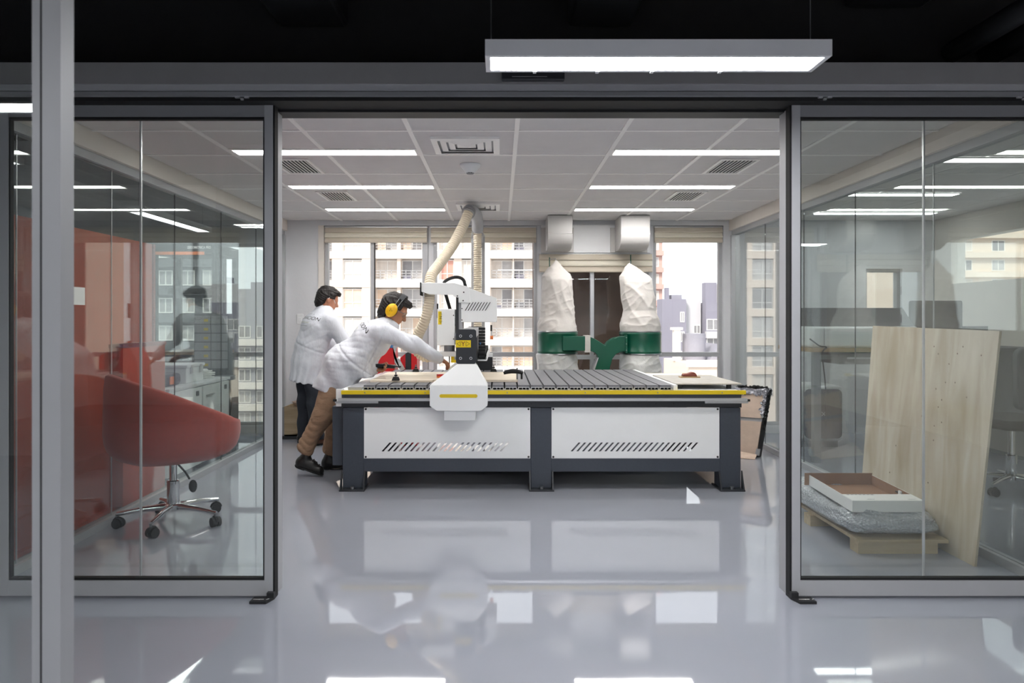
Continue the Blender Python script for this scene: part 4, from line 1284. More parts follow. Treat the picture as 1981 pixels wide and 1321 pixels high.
bag(c2_, .2, zd1 - .004, dz(509), [(0, .205, 0), (.08, .215, .0), (.18, .205, .0), (.3, .175, -.005), (.5, .175, -.025), (.65, .165, -.04), (.76, .16, -.055), (.81, .146, -.066), (1, .004, -.115)], 0, 8, 'filter_bag', 'bag_fabric')
bag(c1, .205, .2, zd0 + .004, [(0, .12, 0), (.08, .19, 0), (.5, .205, 0), (1, .205, 0)], 0, 12, 'collection_bag', 'bag_plastic', False)
bag(c2_, .205, .2, zd0 + .004, [(0, .12, 0), (.08, .19, 0), (.5, .21, 0), (1, .21, 0)], 0, 15, 'collection_bag', 'bag_plastic', False)
# Y-duct
poly = [(1138, 651), (1146, 654), (1156, 660), (1166.5, 667), (1172, 660), (1182, 653), (1194, 650), (1207, 649.5), (1207, 678.5), (1197, 678.5), (1187, 683), (1180, 692), (1176, 706), (1173, 722), (1170, 770), (1144, 770), (1140, 722), (1148, 704), (1153, 694), (1152, 686), (1146, 680), (1138, 677.5)]
ym = 7.40
yd = MB().prism([(d7(a), dz(b)) for a, b in poly], 'y', ym - .07, ym + .07).build('y_duct', 'green_paint', dcx, bevel=.004)
MB().prism([(d7(1085), dz(649.5)), (d7(1127), dz(649.5)), (d7(1127), dz(676.5)), (d7(1085), dz(676.5))], 'y', ym - .13, ym + .06).build('inlet', 'green_paint', dcx, bevel=.004)
bx('gasket', 'bag_fabric', dcx, d7(1127), d7(1138), ym - .085, ym + .075, dz(680), dz(648))
bx('flange', 'green_paint', dcx, d7(1204), d7(1207.5), ym - .09, ym + .09, dz(681), dz(647))
for y in (652, 664, 676):
    MB().cyl((d7(1205.5), ym - .092, dz(y)), (d7(1205.5), ym - .098, dz(y)), .006, n=8).build('bolt', 'steel', dcx)
MB().prism([(d7(1152), dz(690)), (d7(1153.5), dz(690)), (d7(1142), dz(726)), (d7(1137), dz(726))], 'y', ym - .085, ym + .085).build('duct_seam', 'alu_bright', dcx)
# blower, motor, base
MB().lathe([(.16, -.1), (.2, -.09), (.2, .09), (.16, .1)], (d7(1157), ym, .30), axis='y', n=28).build('blower', 'green_paint', dcx, smooth='auto')
MB().cyl((d7(1157), ym + .1, .30), (d7(1157), ym + .3, .30), .09, n=20).build('motor', 'slate', dcx, smooth='auto')
bx('base_plate', 'green_paint', dcx, .36, 1.70, 7.2, 7.78, .06, .09)
for x in (.42, 1.64):
    for y in (7.26, 7.72):
        MB().cyl((x, y - .015, .032), (x, y + .015, .032), .032, n=14).build('caster', 'rubber', dcx)
for (x, zt) in ((d7(1066), dz(494)), (d7(1228), dz(489))):
    MB().cyl((x, DY + .235, .09), (x, DY + .235, zt), .006, n=8).build('hanger_rod', 'green_paint', dcx)
for (x, z, xr) in ((d7(1075), dz(502), d7(1066)), (d7(1219.5), dz(508), d7(1228))):
    MB().tube([(x, DY, z - .012), (x, DY, z + .012), (xr, DY + .235, z + .02)], .003, 6).build('bag_hook', 'steel', dcx)

# ================================================================== FURNITURE NEAR THE LEFT DOOR: RED CHAIR
def swivel_chair(cx, cy, ang, label, seatm, start=200, tub=True):
    ch = root('swivel_chair', label, 'chair', (cx, cy, 0), None)
    M0 = Matrix.Translation((cx, cy, 0)) @ Matrix.Rotation(R(ang), 4, 'Z')
    if tub:
        nu = 56
        def zr(th): return .60 + (.93 - .60) * (.5 - .5 * math.cos(th)) ** .92
        prof_n = 16
        def fn(i, j):
            th = 2 * math.pi * i / nu
            z_ = zr(th)
            b = .5 - .5 * math.cos(th)
            pr = [(.0001, .385), (.14, .386), (.22, .395), (.285, .425), (.318, .465), (.332, .51), (.338, .56), (.336, .6 + (z_ - .6) * .3), (.333, .6 + (z_ - .6) * .75),
                  (.325, z_ - .012), (.308, z_), (.288, z_ - .012), (.27, .56 + (z_ - .56) * .6), (.255, .57), (.22, .565), (.1, .575), (.0001, .576)]
            r, z = pr[j]
            sx_ = 1.14 if math.cos(th) > 0 else 1.12
            e = 1 + .06 * (math.sin(2 * th) ** 2)
            return M0 @ Vector((r * sx_ * e * math.cos(th), r * .98 * e * math.sin(th), z))
        MB().grid(fn, nu, 17, wrapu=True).build('shell', seatm, ch, smooth=True)
        def fs(i, j):
            th = 2 * math.pi * i / 40
            pr = [(.0001, .545), (.235, .545), (.258, .562), (.25, .588), (.2, .6), (.0001, .606)]
            r, z = pr[j]
            return M0 @ Vector((r * 1.1 * math.cos(th) + .012, r * math.sin(th), z))
        MB().grid(fs, 40, 6, wrapu=True).build('seat_cushion', seatm, ch, smooth=True)
    else:
        MB(M0).prism(rrect(-.25, .25, -.24, .24, .08), 'z', .47, .54).build('seat', seatm, ch, bevel=.02)
        MB(M0).prism(rrect(-.22, .22, .62, 1.05, .06), 'y', .22, .27).build('backrest', 'grey_mesh', ch, bevel=.01)
        MB(M0).tube([(0, .1, .47), (0, .29, .5), (0, .3, .8)], .018, 8).build('back_stem', 'black_metal', ch)
        for s in (-1, 1):
            MB(M0).tube([(s * .24, -.02, .5), (s * .3, -.02, .56), (s * .3, .0, .7), (s * .3, .15, .72), (s * .3, -.17, .72)], .014, 8).build('armrest', 'steel', ch)
    zt = .385 if tub else .47
    lift = MB().lathe([(.022, .19), (.022, zt + .01)], (cx, cy, 0), n=18).build('gas_lift', 'chrome', ch, smooth='auto')
    MB().lathe([(.034, .09), (.036, .1), (.036, .26), (.03, .265)], (cx, cy, 0), n=20).build('lift_sleeve', 'chrome', lift, smooth='auto')
    MB().lathe([(.10, zt), (.10, zt + .012)], (cx, cy, 0), n=16).build('seat_plate', 'black_metal', lift)
    lv = MB().tube([(cx + .03, cy - .03, zt - .005), (cx + .10, cy - .06, zt - .06), (cx + .13, cy - .07, zt - .1)], .006, 8).build('lever', 'rubber', ch)
    MB().ball((cx + .155, cy - .08, zt - .14), .032, 8, (.8, .5, 1.2)).build('lever_paddle', 'rubber', lv, smooth=True)
    MB().lathe([(.03, .075), (.05, .085), (.052, .115), (.036, .125)], (cx, cy, 0), n=20).build('hub', 'chrome', ch, smooth='auto')
    for k in range(5):
        a = R(start + 72 * k); d = Vector((math.cos(a), math.sin(a), 0)); n_ = Vector((-d.y, d.x, 0)); c = Vector((cx, cy, 0))
        p0, p1 = c + d * .035 + Vector((0, 0, .105)), c + d * .31 + Vector((0, 0, .083))
        lg = MB().tube([p0, c + d * .16 + Vector((0, 0, .1)), p1], [.021, .017, .012], 10).build('base_leg', 'chrome', ch, smooth='auto')
        q = c + d * .31
        MB().cyl(q + Vector((0, 0, .048)), q + Vector((0, 0, .085)), .007, n=8).build('stem', 'steel', lg)
        e = Vector((math.cos(a + 1.1), math.sin(a + 1.1), 0)); e2 = Vector((-e.y, e.x, 0)); qc = q + e2 * .012 + Vector((0, 0, .029))
        cs = MB()
        for s in (-1, 1):
            cs.tube([qc + e * (s * .008), qc + e * (s * .026)], .029, 16)
        cs.tube([qc - e * .02, qc + e * .02], .017, 10)
        cs.build('caster', 'rubber', lg, smooth='auto')
        hc = MB()
        for t in range(0, 181, 30):
            pass
        hc.tube([qc + e2 * (.026 * math.cos(R(t))) + Vector((0, 0, .026 * math.sin(R(t)) + .004)) for t in range(0, 181, 30)], .012, 8)
        hc.build('caster_hood', 'rubber', lg, smooth='auto')
    return ch
swivel_chair(-2.005, 4.42, 42, 'red upholstered tub swivel chair with chrome five-star base behind the left door', 'red_fabric')

# ================================================================== RIGHT OF THE DOOR: BOARD, PALLET, PARCEL, CARTON
bd = root('plywood_board', 'large knotty plywood board leaning on the right glass partition', 'plywood', (2.43, 4.2, 0))
def lean_pt(y, z, t=0): return Vector((2.405 + .085 * z / 1.19 - t, y, z + (.0 if z == 0 else 0)))
y0, y1, zt0, zt1 = 3.64, 4.80, 1.19, 1.205
MB().hexa([lean_pt(y0, 0, .012), lean_pt(y0, 0), lean_pt(y1, 0), lean_pt(y1, 0, .012), lean_pt(y0 - .06, zt0, .012), lean_pt(y0 - .06, zt0), lean_pt(y1, zt1), lean_pt(y1, zt1, .012)]).build('sheet', 'ply_board', bd)
rs = np.random.RandomState(6)
for k in range(22):
    z = rs.uniform(.62, 1.16); y = rs.uniform(3.68, 4.2)
    if k > 16: z = rs.uniform(.1, .6); y = rs.uniform(3.7, 4.7)
    p = lean_pt(y, z, .0122)
    MB().lathe([(.0045, -.0006), (.0045, .0006)], p, axis='x', n=8).build('knot', 'knot', bd)

pal = root('wooden_pallet', 'low pale wooden pallet on the floor under the wrapped parcel', 'pallet', (2.12, 4.2, 0))
bx('deck_board', 'pine', pal, 1.90, 2.375, 3.82, 4.72, .062, .08)
bx('runner', 'pine', pal, 1.905, 2.33, 3.84, 3.93, 0, .062)
bx('runner', 'pine', pal, 1.87, 2.33, 4.35, 4.44, 0, .062)
pk = root('wrapped_parcel', 'flat parcel in bubble wrap lying on the wooden pallet', 'parcel', (2.1, 4.25, .08))
MB().box(1.92, 2.31, 3.95, 4.6, .088, .15).build('inner_slab', 'slate', pk)
def nz2(x, y, s):
    return math.sin(x * 9 + s) * math.sin(y * 11 + 1.3 * s) + .6 * math.sin(x * 23 + y * 17 + s * 2) + .35 * math.sin(x * 41 - y * 37 + s)
def pkf(i, j):
    nu, nv = 72, 22
    a = 2 * math.pi * i / nu; t = j / (nv - 1)
    # superellipse plan
    ca, sa = math.cos(a), math.sin(a)
    ex = .34
    px_ = math.copysign(abs(ca) ** ex, ca); py_ = math.copysign(abs(sa) ** ex, sa)
    ph = math.pi * (t - .5)
    r = max(1e-3, math.cos(ph)) ** .45
    zz = math.sin(ph)
    x = 2.115 + .262 * px_ * r; y = 4.27 + .455 * py_ * r
    z = .15 + .07 * math.copysign(abs(zz) ** .8, zz)
    n = nz2(x, y, 1.7)
    if zz > 0: z += .016 * n + .03 * max(0, min(1, (y - 4.35) / .2))
    else: z = max(z, .083)
    x += .008 * nz2(y * 1.7, z * 9, 3); y += .012 * nz2(x * 1.7, z * 8, 5)
    return (x, y, max(z, .081))
MB().grid(pkf, 72, 22, wrapu=True).build('bubble_wrap', 'bubble', pk, smooth=True)

ct = root('carton_tray', 'open white carton with brown inside resting on the wrapped parcel', 'box', (2.07, 4.15, .21))
MC = Matrix.Translation((2.085, 4.15, .222)) @ Matrix.Rotation(R(2.2), 4, 'X')
W, D, H = .19, .27, .062
def cbx(name, m_, *a):
    return MB(MC).box(*a).build(name, m_, ct)
cbx('bottom', 'cardboard_dark', -W, W, -D, D, 0, .004)
cbx('outer_side', 'carton_white', -W - .003, -W, -D, D, 0, H)
cbx('inner_side', 'cardboard_dark', -W, -W + .003, -D, D, .004, H)
cbx('outer_side', 'carton_white', W, W + .003, -D, D, 0, H)
cbx('inner_side', 'cardboard_dark', W - .003, W, -D, D, .004, H)
cbx('front_flap', 'carton_white', -W - .003, W + .003, -D - .004, -D, 0, H)
cbx('front_cover', 'carton_white', -W, W, -D, -D + .12, H - .002, H + .001)
cbx('back_flap', 'cardboard_dark', -W - .03, W + .003, D, D + .004, 0, H + .012)
cbx('clip', 'white_plastic', W - .012, W - .004, -.07, -.045, .025, .055)
cbx('clip_bar', 'ink', W - .009, W - .004, -.115, -.01, .037, .043)
m = MB(MC)
for k in range(7):
    m.box(-.17 + k * .022, -.155 + k * .022, -D + .106, -D + .112, H + .001, H + .0015)
m.box(-.10, -.075, -D + .02, -D + .024, H + .001, H + .0015).box(-.07, -.062, -D + .02, -D + .024, H + .001, H + .0015)
m.box(.12, .16, -D + .02, -D + .023, H + .001, H + .0015)
m.build('print_marks', 'grey_mesh', ct)

# leaning cardboard package beside the table, right
lp_ = root('leaning_carton', 'tall pinkish cardboard package with torn silver wrap leaning at the table right end', 'package', (2.1, 6.6, 0))
A = Vector((1.80, 6.80, .01)); U = Vector((.50, -.31, 0)); V = Vector((.115, .05, .60)); Nn = U.cross(V).normalized()
if Nn.y > 0: Nn = -Nn
def slab(p, u, v, th, name, m_):
    n = -Nn * th
    c = [p, p + u, p + u + n, p + n, p + v, p + u + v, p + u + v + n, p + v + n]
    return MB().hexa(c).build(name, m_, lp_)
slab(A, U, V * .52, .11, 'lower_carton', 'cardboard')
slab(A + V * .57, U, V * .43, .11, 'upper_carton', 'cardboard')
slab(A + V * .52 - Nn * .012, U, V * .05, .09, 'tape_band', 'alu')
slab(A + U * 1.0 + V * .0 - Nn * .02, U * .035, V * .62, .10, 'corner_profile', 'black_metal')
slab(A + U * 1.0 + V * .62 - Nn * .02, U * .035, V * .38, .10, 'corner_profile', 'alu_dark')
for t in (.02, .58):
    slab(A + U * .985 + V * t + Nn * .004, U * .06, V * .1, .02, 'corner_clip', 'alu_bright')
def drape(p0, along, outv, downv, length, nseg, seed, name, m_, hem=.09, depth=.115):
    """crumpled foil folded over an edge with a ragged hem on both sides"""
    so = Vector((seed, seed * 2.3, seed * .7)); nj = 15
    def fn(i, j):
        s_ = i / (nseg - 1); p = p0 + along * s_
        hm = hem * (.55 + .9 * abs(mnoise.noise(Vector((s_ * 9, 0, 0)) + so)) + .5 * mnoise.noise(Vector((s_ * 33, 1, 0)) + so))
        t = j / (nj - 1)
        if t < .36: q = outv * .006 + downv * hm * (1 - t / .36)
        elif t < .64: q = outv * (.006 - (depth + .012) * (t - .36) / .28) - downv * (.012 * math.sin(math.pi * (t - .36) / .28))
        else: q = outv * (-depth - .006) + downv * hm * (t - .64) / .36
        n_ = mnoise.noise_vector(Vector((s_ * 22, t * 7, 3)) + so)
        return p + q + n_ * .016 + outv * .006
    o_ = MB().grid(fn, nseg, nj).build(name, m_, lp_)
    sm = o_.modifiers.new('thick', 'SOLIDIFY'); sm.thickness = .003
    return o_
dn = -V.normalized()
drape(A + V * 1.005 - U * .02, U * 1.06, Nn, dn, 1, 70, 3.1, 'torn_wrap', 'silver_wrap', hem=.07)
drape(A + V * 1.03 + U * .55, U * .45, Nn * .5, dn, 1, 40, 8.4, 'torn_film', 'rubber', hem=.008)
drape(A + U * 1.012 + V * .62, V * .4, Nn, -U.normalized(), 1, 40, 5.7, 'torn_wrap', 'silver_wrap', hem=.035)
drape(A + U * 1.035 + V * .4, V * .6, Nn * .5, -U.normalized(), 1, 46, 6.9, 'torn_film', 'rubber', hem=.004)
MB().hexa([Vector((1.78, 6.62, .002)), Vector((2.26, 6.40, .002)), Vector((2.30, 6.47, .03)), Vector((1.80, 6.78, .09)),
           Vector((1.78, 6.62, .006)), Vector((2.26, 6.40, .006)), Vector((2.30, 6.47, .034)), Vector((1.80, 6.78, .094))]).build('floor_flap', 'cardboard', lp_)

# wooden crate behind the workers
cr = root('wooden_crate', 'tan wooden crate with crumpled paper against the back wall at left', 'crate', (-2.06, 7.68, 0))
m = MB(); x0, x1, y0, y1 = -2.27, -1.86, 7.52, 7.84
for (a, b, c, d) in ((x0, x1, y0, y0 + .012), (x0, x1, y1 - .012, y1), (x0, x0 + .012, y0, y1), (x1 - .012, x1, y0, y1)):
    m.box(a, b, c, d, .03, .33)
m.box(x0, x1, y0, y1, .03, .045)
m.build('box_body', 'pine', cr)
for x in (x0 - .004, x1 - .016):
    bx('corner_post', 'alu_dark', cr, x, x + .02, y0 - .006, y0 + .01, .03, .33)
bx('skid', 'slate_dark', cr, x0 - .02, x1 + .02, y0 - .02, y1, 0, .03)
def crump(i, j):
    a, b = 2 * math.pi * i / 16, math.pi * j / 8
    r = .11 * (1 + .3 * math.sin(5 * a + 3 * b) + .25 * math.sin(3 * a - 7 * b))
    return (-2.05 + 1.2 * r * math.sin(b) * math.cos(a), 7.66 + .8 * r * math.sin(b) * math.sin(a), .33 + r * .8 * math.cos(b))
MB().grid(crump, 16, 9, wrapu=True).build('packing_paper', 'cardboard', cr)

# ================================================================== ROOM ON THE LEFT (seen through the glass)
rs_ = root('red_screen', 'tall orange-red screen with a low front box just behind the left glass', 'screen', (-2.6, 4.4, 0))
bx('panel', 'red_panel', rs_, -2.62, -2.56, 3.6, 5.33, .02, 1.80)
bx('base_rail', 'red_panel', rs_, -2.66, -2.52, 3.6, 5.33, 0, .02)
bx('end_post', 'red_fabric', rs_, -2.63, -2.55, 5.30, 5.33, .02, 1.80)
lowb = bx('low_box', 'red_panel', rs_, -2.56, -2.47, 4.72, 5.31, .02, 1.06)
bx('low_box_top', 'red_fabric', lowb, -2.56, -2.465, 4.71, 5.32, 1.06, 1.085)

cabs = [(5.42, 6.0, 'white storage cabinet behind the left glass, beside the red screen'), (6.02, 6.6, 'white storage cabinet behind the left glass, farther unit')]
for (a, b, lab) in cabs:
    c = root('storage_cabinet', lab, 'cabinet', (-2.75, (a + b) / 2, 0), 'white cabinets behind the left glass')
    MB().box(-3.0, -2.5, a, b, .05, .70).build('carcass', 'white_panel', c, bevel=.003)
    bx('plinth', 'slate_dark', c, -2.98, -2.53, a + .02, b - .02, 0, .05)
    d = MB().box(-2.5, -2.482, a + .005, b - .005, .055, .69).build('door', 'white_panel', c, bevel=.002)
    bx('handle', 'alu_bright', d, -2.482, -2.472, a + .06, a + .22, .60, .612)
    bx('label_plate', 'grey_mesh', d, -2.483, -2.481, b - .12, b - .06, .62, .66)
wt = bx('worktop', 'white_paint', None, -3.02, -2.48, 5.40, 6.62, .70, .722)
tag(wt, 'white worktop over the cabinets behind the left glass', 'worktop')
bxx = root('storage_box', 'white latched storage box on the worktop behind the left glass', 'box', (-2.75, 6.02, .722))
MB().box(-2.92, -2.56, 5.88, 6.22, .722, .85).build('tub', 'white_plastic', bxx, bevel=.008)
MB().box(-2.93, -2.55, 5.87, 6.23, .85, .875).build('lid', 'white_paint', bxx, bevel=.006)
for y in (5.96, 6.14):
    bx('latch', 'alu_bright', bxx, -2.556, -2.546, y - .02, y + .02, .80, .87)
tb = root('tool_bag', 'dark tool bag on the worktop beside the red cabinet', 'bag', (-2.75, 5.62, .722))
MB().box(-2.93, -2.57, 5.5, 5.82, .722, .82).build('bag_body', 'slate_dark', tb, bevel=.03)
MB().tube([(-2.75, 5.55, .82), (-2.75, 5.6, .89), (-2.75, 5.74, .89), (-2.75, 5.78, .82)], .012, 8).build('handle', 'rubber', tb)
bx('strip', 'orange', tb, -2.57, -2.562, 5.6, 5.66, .74, .80)
pp = root('paper_stack', 'crumpled paper pile at the far end of the worktop', 'paper', (-2.7, 6.48, .722))
for k in range(6):
    MB(Matrix.Translation((-2.72, 6.44, .7235 + k * .013)) @ Matrix.Rotation(R(k * 23), 4, 'Z') @ Matrix.Rotation(R((k % 3) * .3), 4, 'X')).box(-.15, .13, -.1, .09, 0, .01).build('sheaf', 'paper', pp)
elec = root('electronics_rack', 'slim rack of cables and switches at the end of the white cabinets', 'rack', (-2.6, 6.75, 0))
MB().box(-2.68, -2.49, 6.66, 6.84, .04, .72).build('case', 'grey_mesh', elec, bevel=.004)
for k in range(6):
    for j in range(3):
        MB().cyl((-2.64 + j * .05, 6.652, .2 + k * .08), (-2.64 + j * .05, 6.661, .2 + k * .08), .012, n=8).build('socket', 'ink', elec)
MB().tube(bez([(-2.5, 6.66, .66), (-2.47, 6.63, .5), (-2.49, 6.62, .3), (-2.46, 6.6, .1), (-2.5, 6.6, .012)], 30), .007, 6).build('cable', 'rubber', elec)
for x in (-2.65, -2.52):
    bx('foot', 'rubber', elec, x - .02, x + .02, 6.68, 6.82, 0, .04)

pm = root('printing_machine', 'large dark framed printing machine with an orange strip behind the left glass', 'machine', (-3.05, 7.3, 0))
X0, X1, Y0, Y1 = -3.40, -2.76, 7.02, 7.6
for x in (X0, X1 - .05):
    for y in (Y0, Y1 - .05):
        bx('post', 'slate_dark', pm, x, x + .05, y, y + .05, .04, 1.98)
bx('top_panel', 'slate_dark', pm, X0, X1, Y0 - .005, Y1, 1.88, 1.98)
bx('lower_panel', 'slate_dark', pm, X0, X1, Y0 - .005, Y1, .62, .90)
bx('orange_strip', 'orange', pm, X0 + .02, X1 - .12, Y0 - .012, Y0 - .004, 1.875, 1.905)
bx('glass_door', 'glass_side', pm, X0 + .05, X1 - .05, Y0 + .01, Y0 + .016, .93, 1.88)
bx('print_bed', 'wood_top', pm, X0 + .03, X1 - .03, Y0 + .03, Y1 - .03, .90, .93)
bx('portal', 'alu_dark', pm, X0 + .05, X1 - .05, Y0 + .25, Y0 + .3, 1.5, 1.56)
bx('print_head', 'alu_dark', pm, X0 + .12, X0 + .20, Y0 + .2, Y0 + .25, 1.46, 1.58)
for x in (X0 + .1, X1 - .1):
    MB().cyl((x, Y1 - .15, .93), (x, Y1 - .15, 1.88), .01, n=10).build('guide_rod', 'steel', pm)
bx('cabinet_base', 'slate', pm, X0, X1, Y0, Y1, .04, .62)
for x in (X0 + .05, X1 - .05):
    bx('foot', 'rubber', pm, x - .03, x + .03, Y0 + .05, Y1 - .05, 0, .04)
tM = lambda x, z: Matrix.Translation((x, Y0 - .0075, z)) @ Matrix.Rotation(R(90), 4, 'X')
text_mesh('lettering', 'ZEGOMETRICA PRO', .034, 'paper', pm, tM(-2.93, 1.945), extrude=.0006, bold=.0006, font_scale_x=.75)
text_mesh('lettering', 'ZEGOMETRICA PRO', .034, 'paper', pm, tM(-2.98, .86), extrude=.0006, bold=.0006, font_scale_x=.75)
do = root('drawer_organizer', 'small-parts drawer organizer with yellow tags in front of the printing machine', 'organizer', (-2.78, 6.9, .0))
bx('shell', 'grey_mesh', do, -2.93, -2.60, 6.90, 7.0, .76, 1.30)
bx('stand', 'slate_dark', do, -2.90, -2.63, 6.91, 6.99, 0, .76)
for k in range(6):
    for j in range(2):
        d = bx('drawer', 'alu', do, -2.92 + j * .16, -2.77 + j * .16, 6.885, 6.90, .78 + k * .085, .855 + k * .085)
        if j == 0: bx('tag', 'label_yellow', d, -2.83, -2.79, 6.881, 6.886, .80 + k * .085, .825 + k * .085)

# ================================================================== ROOM ON THE RIGHT
bn = root('workbench', 'wood-topped workbench carrying the laser cutter behind the right glass', 'bench', (3.2, 6.6, 0))
bx('top', 'wood_top', bn, 2.68, 3.75, 6.2, 6.95, .965, 1.0)
for x in (2.72, 3.66):
    for y in (6.25, 6.86):
        bx('leg', 'alu_dark', bn, x, x + .06, y, y + .06, 0, .965)
dr_ = bx('drawer', 'black_metal', bn, 2.92, 3.32, 6.22, 6.6, .86, .955)
bx('drawer_pull', 'alu_bright', dr_, 2.99, 3.24, 6.212, 6.222, .905, .92)
lc = root('laser_cutter', 'white desktop laser cutter with dark sloping lid on the workbench', 'machine', (3.15, 6.55, 1.0))
MB().box(2.70, 3.62, 6.24, 6.86, 1.0, 1.185).build('body', 'white_plastic', lc, bevel=.02)
bx('body_seam', 'grey_mesh', lc, 2.80, 2.803, 6.238, 6.241, 1.02, 1.17)
MB().prism([(6.26, 1.185), (6.84, 1.185), (6.84, 1.35), (6.45, 1.35)], 'x', 2.72, 3.60).build('lid', 'dark_lid', lc, bevel=.006)
MB().prism([(3.28, 1.09), (3.30, 1.12), (3.32, 1.09)], 'y', 6.236, 6.241).build('mark', 'grey_mesh', lc)
MB().tube(bez([(2.66, 6.2, 1.08), (2.74, 6.19, 1.02), (2.80, 6.19, 1.006), (2.76, 6.18, .95), (2.78, 6.17, .7), (2.80, 6.2, .5), (2.84, 6.3, .3)], 50), .006, 6).build('cable', 'rubber', lc)
tw = root('air_filter_unit', 'white cube unit with a dark rounded front and a cross mark on the floor', 'filter unit', (3.15, 7.1, 0))
MB().box(2.88, 3.34, 7.0, 7.5, .06, .60).build('case', 'white_plastic', tw, bevel=.04)
MB().prism(rrect(2.95, 3.31, .09, .57, .05), 'y', 6.985, 7.01).build('front_panel', 'dark_lid', tw)
mm = MB()
for s in (-1, 1):
    mm.tube([(3.13 - .02, 6.983, .33 - s * .02), (3.13 + .02, 6.983, .33 + s * .02)], .003, 6)
mm.build('cross_mark', 'alu_bright', tw)
bx('foot', 'alu', tw, 2.92, 3.30, 7.05, 7.45, 0, .06)
mo = root('monitor', 'dark monitor on a stand beside the laser cutter behind the right glass', 'monitor', (3.9, 6.7, 1.0))
ds = root('desk', 'grey desk with a dark screen panel in the room on the right', 'desk', (4.2, 6.6, 0))
bx('top', 'grey_mesh', ds, 3.78, 4.70, 6.2, 6.95, .97, 1.0)
bx('screen_panel', 'grey_mesh', ds, 3.78, 4.70, 6.95, 6.98, .97, 1.18)
for x in (3.82, 4.62):
    bx('leg', 'alu_dark', ds, x, x + .05, 6.3, 6.85, 0, .97)
MB().prism(rrect(3.60 + .2, 4.28, 1.08, 1.42, .02), 'y', 6.68, 6.71).build('display', 'screen_black', mo)
bx('stand_neck', 'black_metal', mo, 4.01, 4.06, 6.71, 6.73, 1.012, 1.2)
bx('stand_foot', 'black_metal', mo, 3.93, 4.14, 6.62, 6.80, 1.0, 1.012)
swivel_chair(3.72, 5.25, 190, 'dark office swivel chair behind the right glass', 'black_metal', 70, tub=False)
nt = bx('paper_note', 'paper', None, -2.386, -2.3848, 4.03, 4.14, 1.33, 1.43)
tag(nt, 'white paper note taped to the left glass partition', 'paper')

# ================================================================== PEOPLE (continuous implicit surfaces)
def smin(a, b, k):
    h = np.clip(.5 + .5 * (b - a) / k, 0, 1)
    return b * (1 - h) + a * h - k * h * (1 - h)
def rcone(P, a, b, ra, rb, squash=None):
    """tapered capsule; squash=(axis vector, factor): >1 widens along that axis"""
    a = np.array(a, dtype=np.float32); b = np.array(b, dtype=np.float32)
    Q = P
    s = 1.0
    if squash is not None:
        ax, f = np.array(squash[0], dtype=np.float32), squash[1]
        ax = ax / np.linalg.norm(ax)
        c = (a + b) / 2
        Q = P - np.outer((P - c) @ ax, ax) * (1 - 1 / f)
        a = a - ((a - c) @ ax) * ax * (1 - 1 / f); b = b - ((b - c) @ ax) * ax * (1 - 1 / f)
    d = b - a
    L2 = float(d @ d)
    t = np.clip(((Q - a) @ d) / max(L2, 1e-9), 0, 1)
    return np.linalg.norm(Q - a - t[:, None] * d, axis=1) - (ra + (rb - ra) * t)
def ellipsoid(P, c, r, Rm=None):
    c = np.array(c, dtype=np.float32); r = np.array(r, dtype=np.float32)
    Q = P - c
    if Rm is not None: Q = Q @ np.array(Rm, dtype=np.float32)
    k0 = np.linalg.norm(Q / r, axis=1); k1 = np.linalg.norm(Q / (r * r), axis=1)
    return k0 * (k0 - 1) / np.maximum(k1, 1e-6)
def surface_nets(fn, lo, hi, h):
    n = [int(math.ceil((hi[i] - lo[i]) / h)) + 1 for i in range(3)]
    g = [lo[i] + h * np.arange(n[i], dtype=np.float32) for i in range(3)]
    X, Y, Z = np.meshgrid(*g, indexing='ij')
    P = np.stack([X.ravel(), Y.ravel(), Z.ravel()], 1).astype(np.float32)
    V = fn(P).reshape(n).astype(np.float32)
    S = V < 0
    c = [m - 1 for m in n]
    acc = np.zeros(c + [3], np.float32); cnt = np.zeros(c, np.float32)
    def corner(i, j, k): return (slice(i, i + c[0]), slice(j, j + c[1]), slice(k, k + c[2]))
    for ax in range(3):
        for u in (0, 1):
            for w in (0, 1):
                o0 = [0, 0, 0]; o1 = [0, 0, 0]
                oth = [q for q in range(3) if q != ax]
                o0[oth[0]] = o1[oth[0]] = u; o0[oth[1]] = o1[oth[1]] = w
                o1[ax] = 1
                a, b = V[corner(*o0)], V[corner(*o1)]
                m = (a < 0) != (b < 0)
                t = np.where(m, a / np.where(m, a - b, 1), 0)
                cnt += m
                for q in range(3):
                    acc[..., q] += np.where(m, o0[q] + (t if q == ax else 0), 0)
    act = cnt > 0
    idx = -np.ones(c, np.int64); idx[act] = np.arange(act.sum())
    base = np.stack(np.meshgrid(*[np.arange(q) for q in c], indexing='ij'), -1)[act]
    verts = (base + acc[act] / cnt[act][:, None]) * h + np.array(lo)
    faces = []
    for ax in range(3):
        u, w = [q for q in range(3) if q != ax]
        sl = [slice(0, n[q]) for q in range(3)]
        s0 = list(sl); s1 = list(sl)
        s0[ax] = slice(0, n[ax] - 1); s1[ax] = slice(1, n[ax])
        A, B = S[tuple(s0)], S[tuple(s1)]
        ch = np.argwhere(A != B)
        ch = ch[(ch[:, u] > 0) & (ch[:, w] > 0) & (ch[:, u] < c[u]) & (ch[:, w] < c[w])]
        if not len(ch): continue
        def I(du, dw):
            q = ch.copy(); q[:, u] += du; q[:, w] += dw
            return idx[q[:, 0], q[:, 1], q[:, 2]]
        quad = np.stack([I(-1, -1), I(0, -1), I(0, 0), I(-1, 0)], 1)
        flip = A[tuple(ch.T)]
        if ax == 1: flip = ~flip
        quad[~flip] = quad[~flip][:, ::-1]
        faces.append(quad)
    F_ = np.concatenate(faces)
    F_ = F_[(F_ >= 0).all(1)]
    return verts, F_
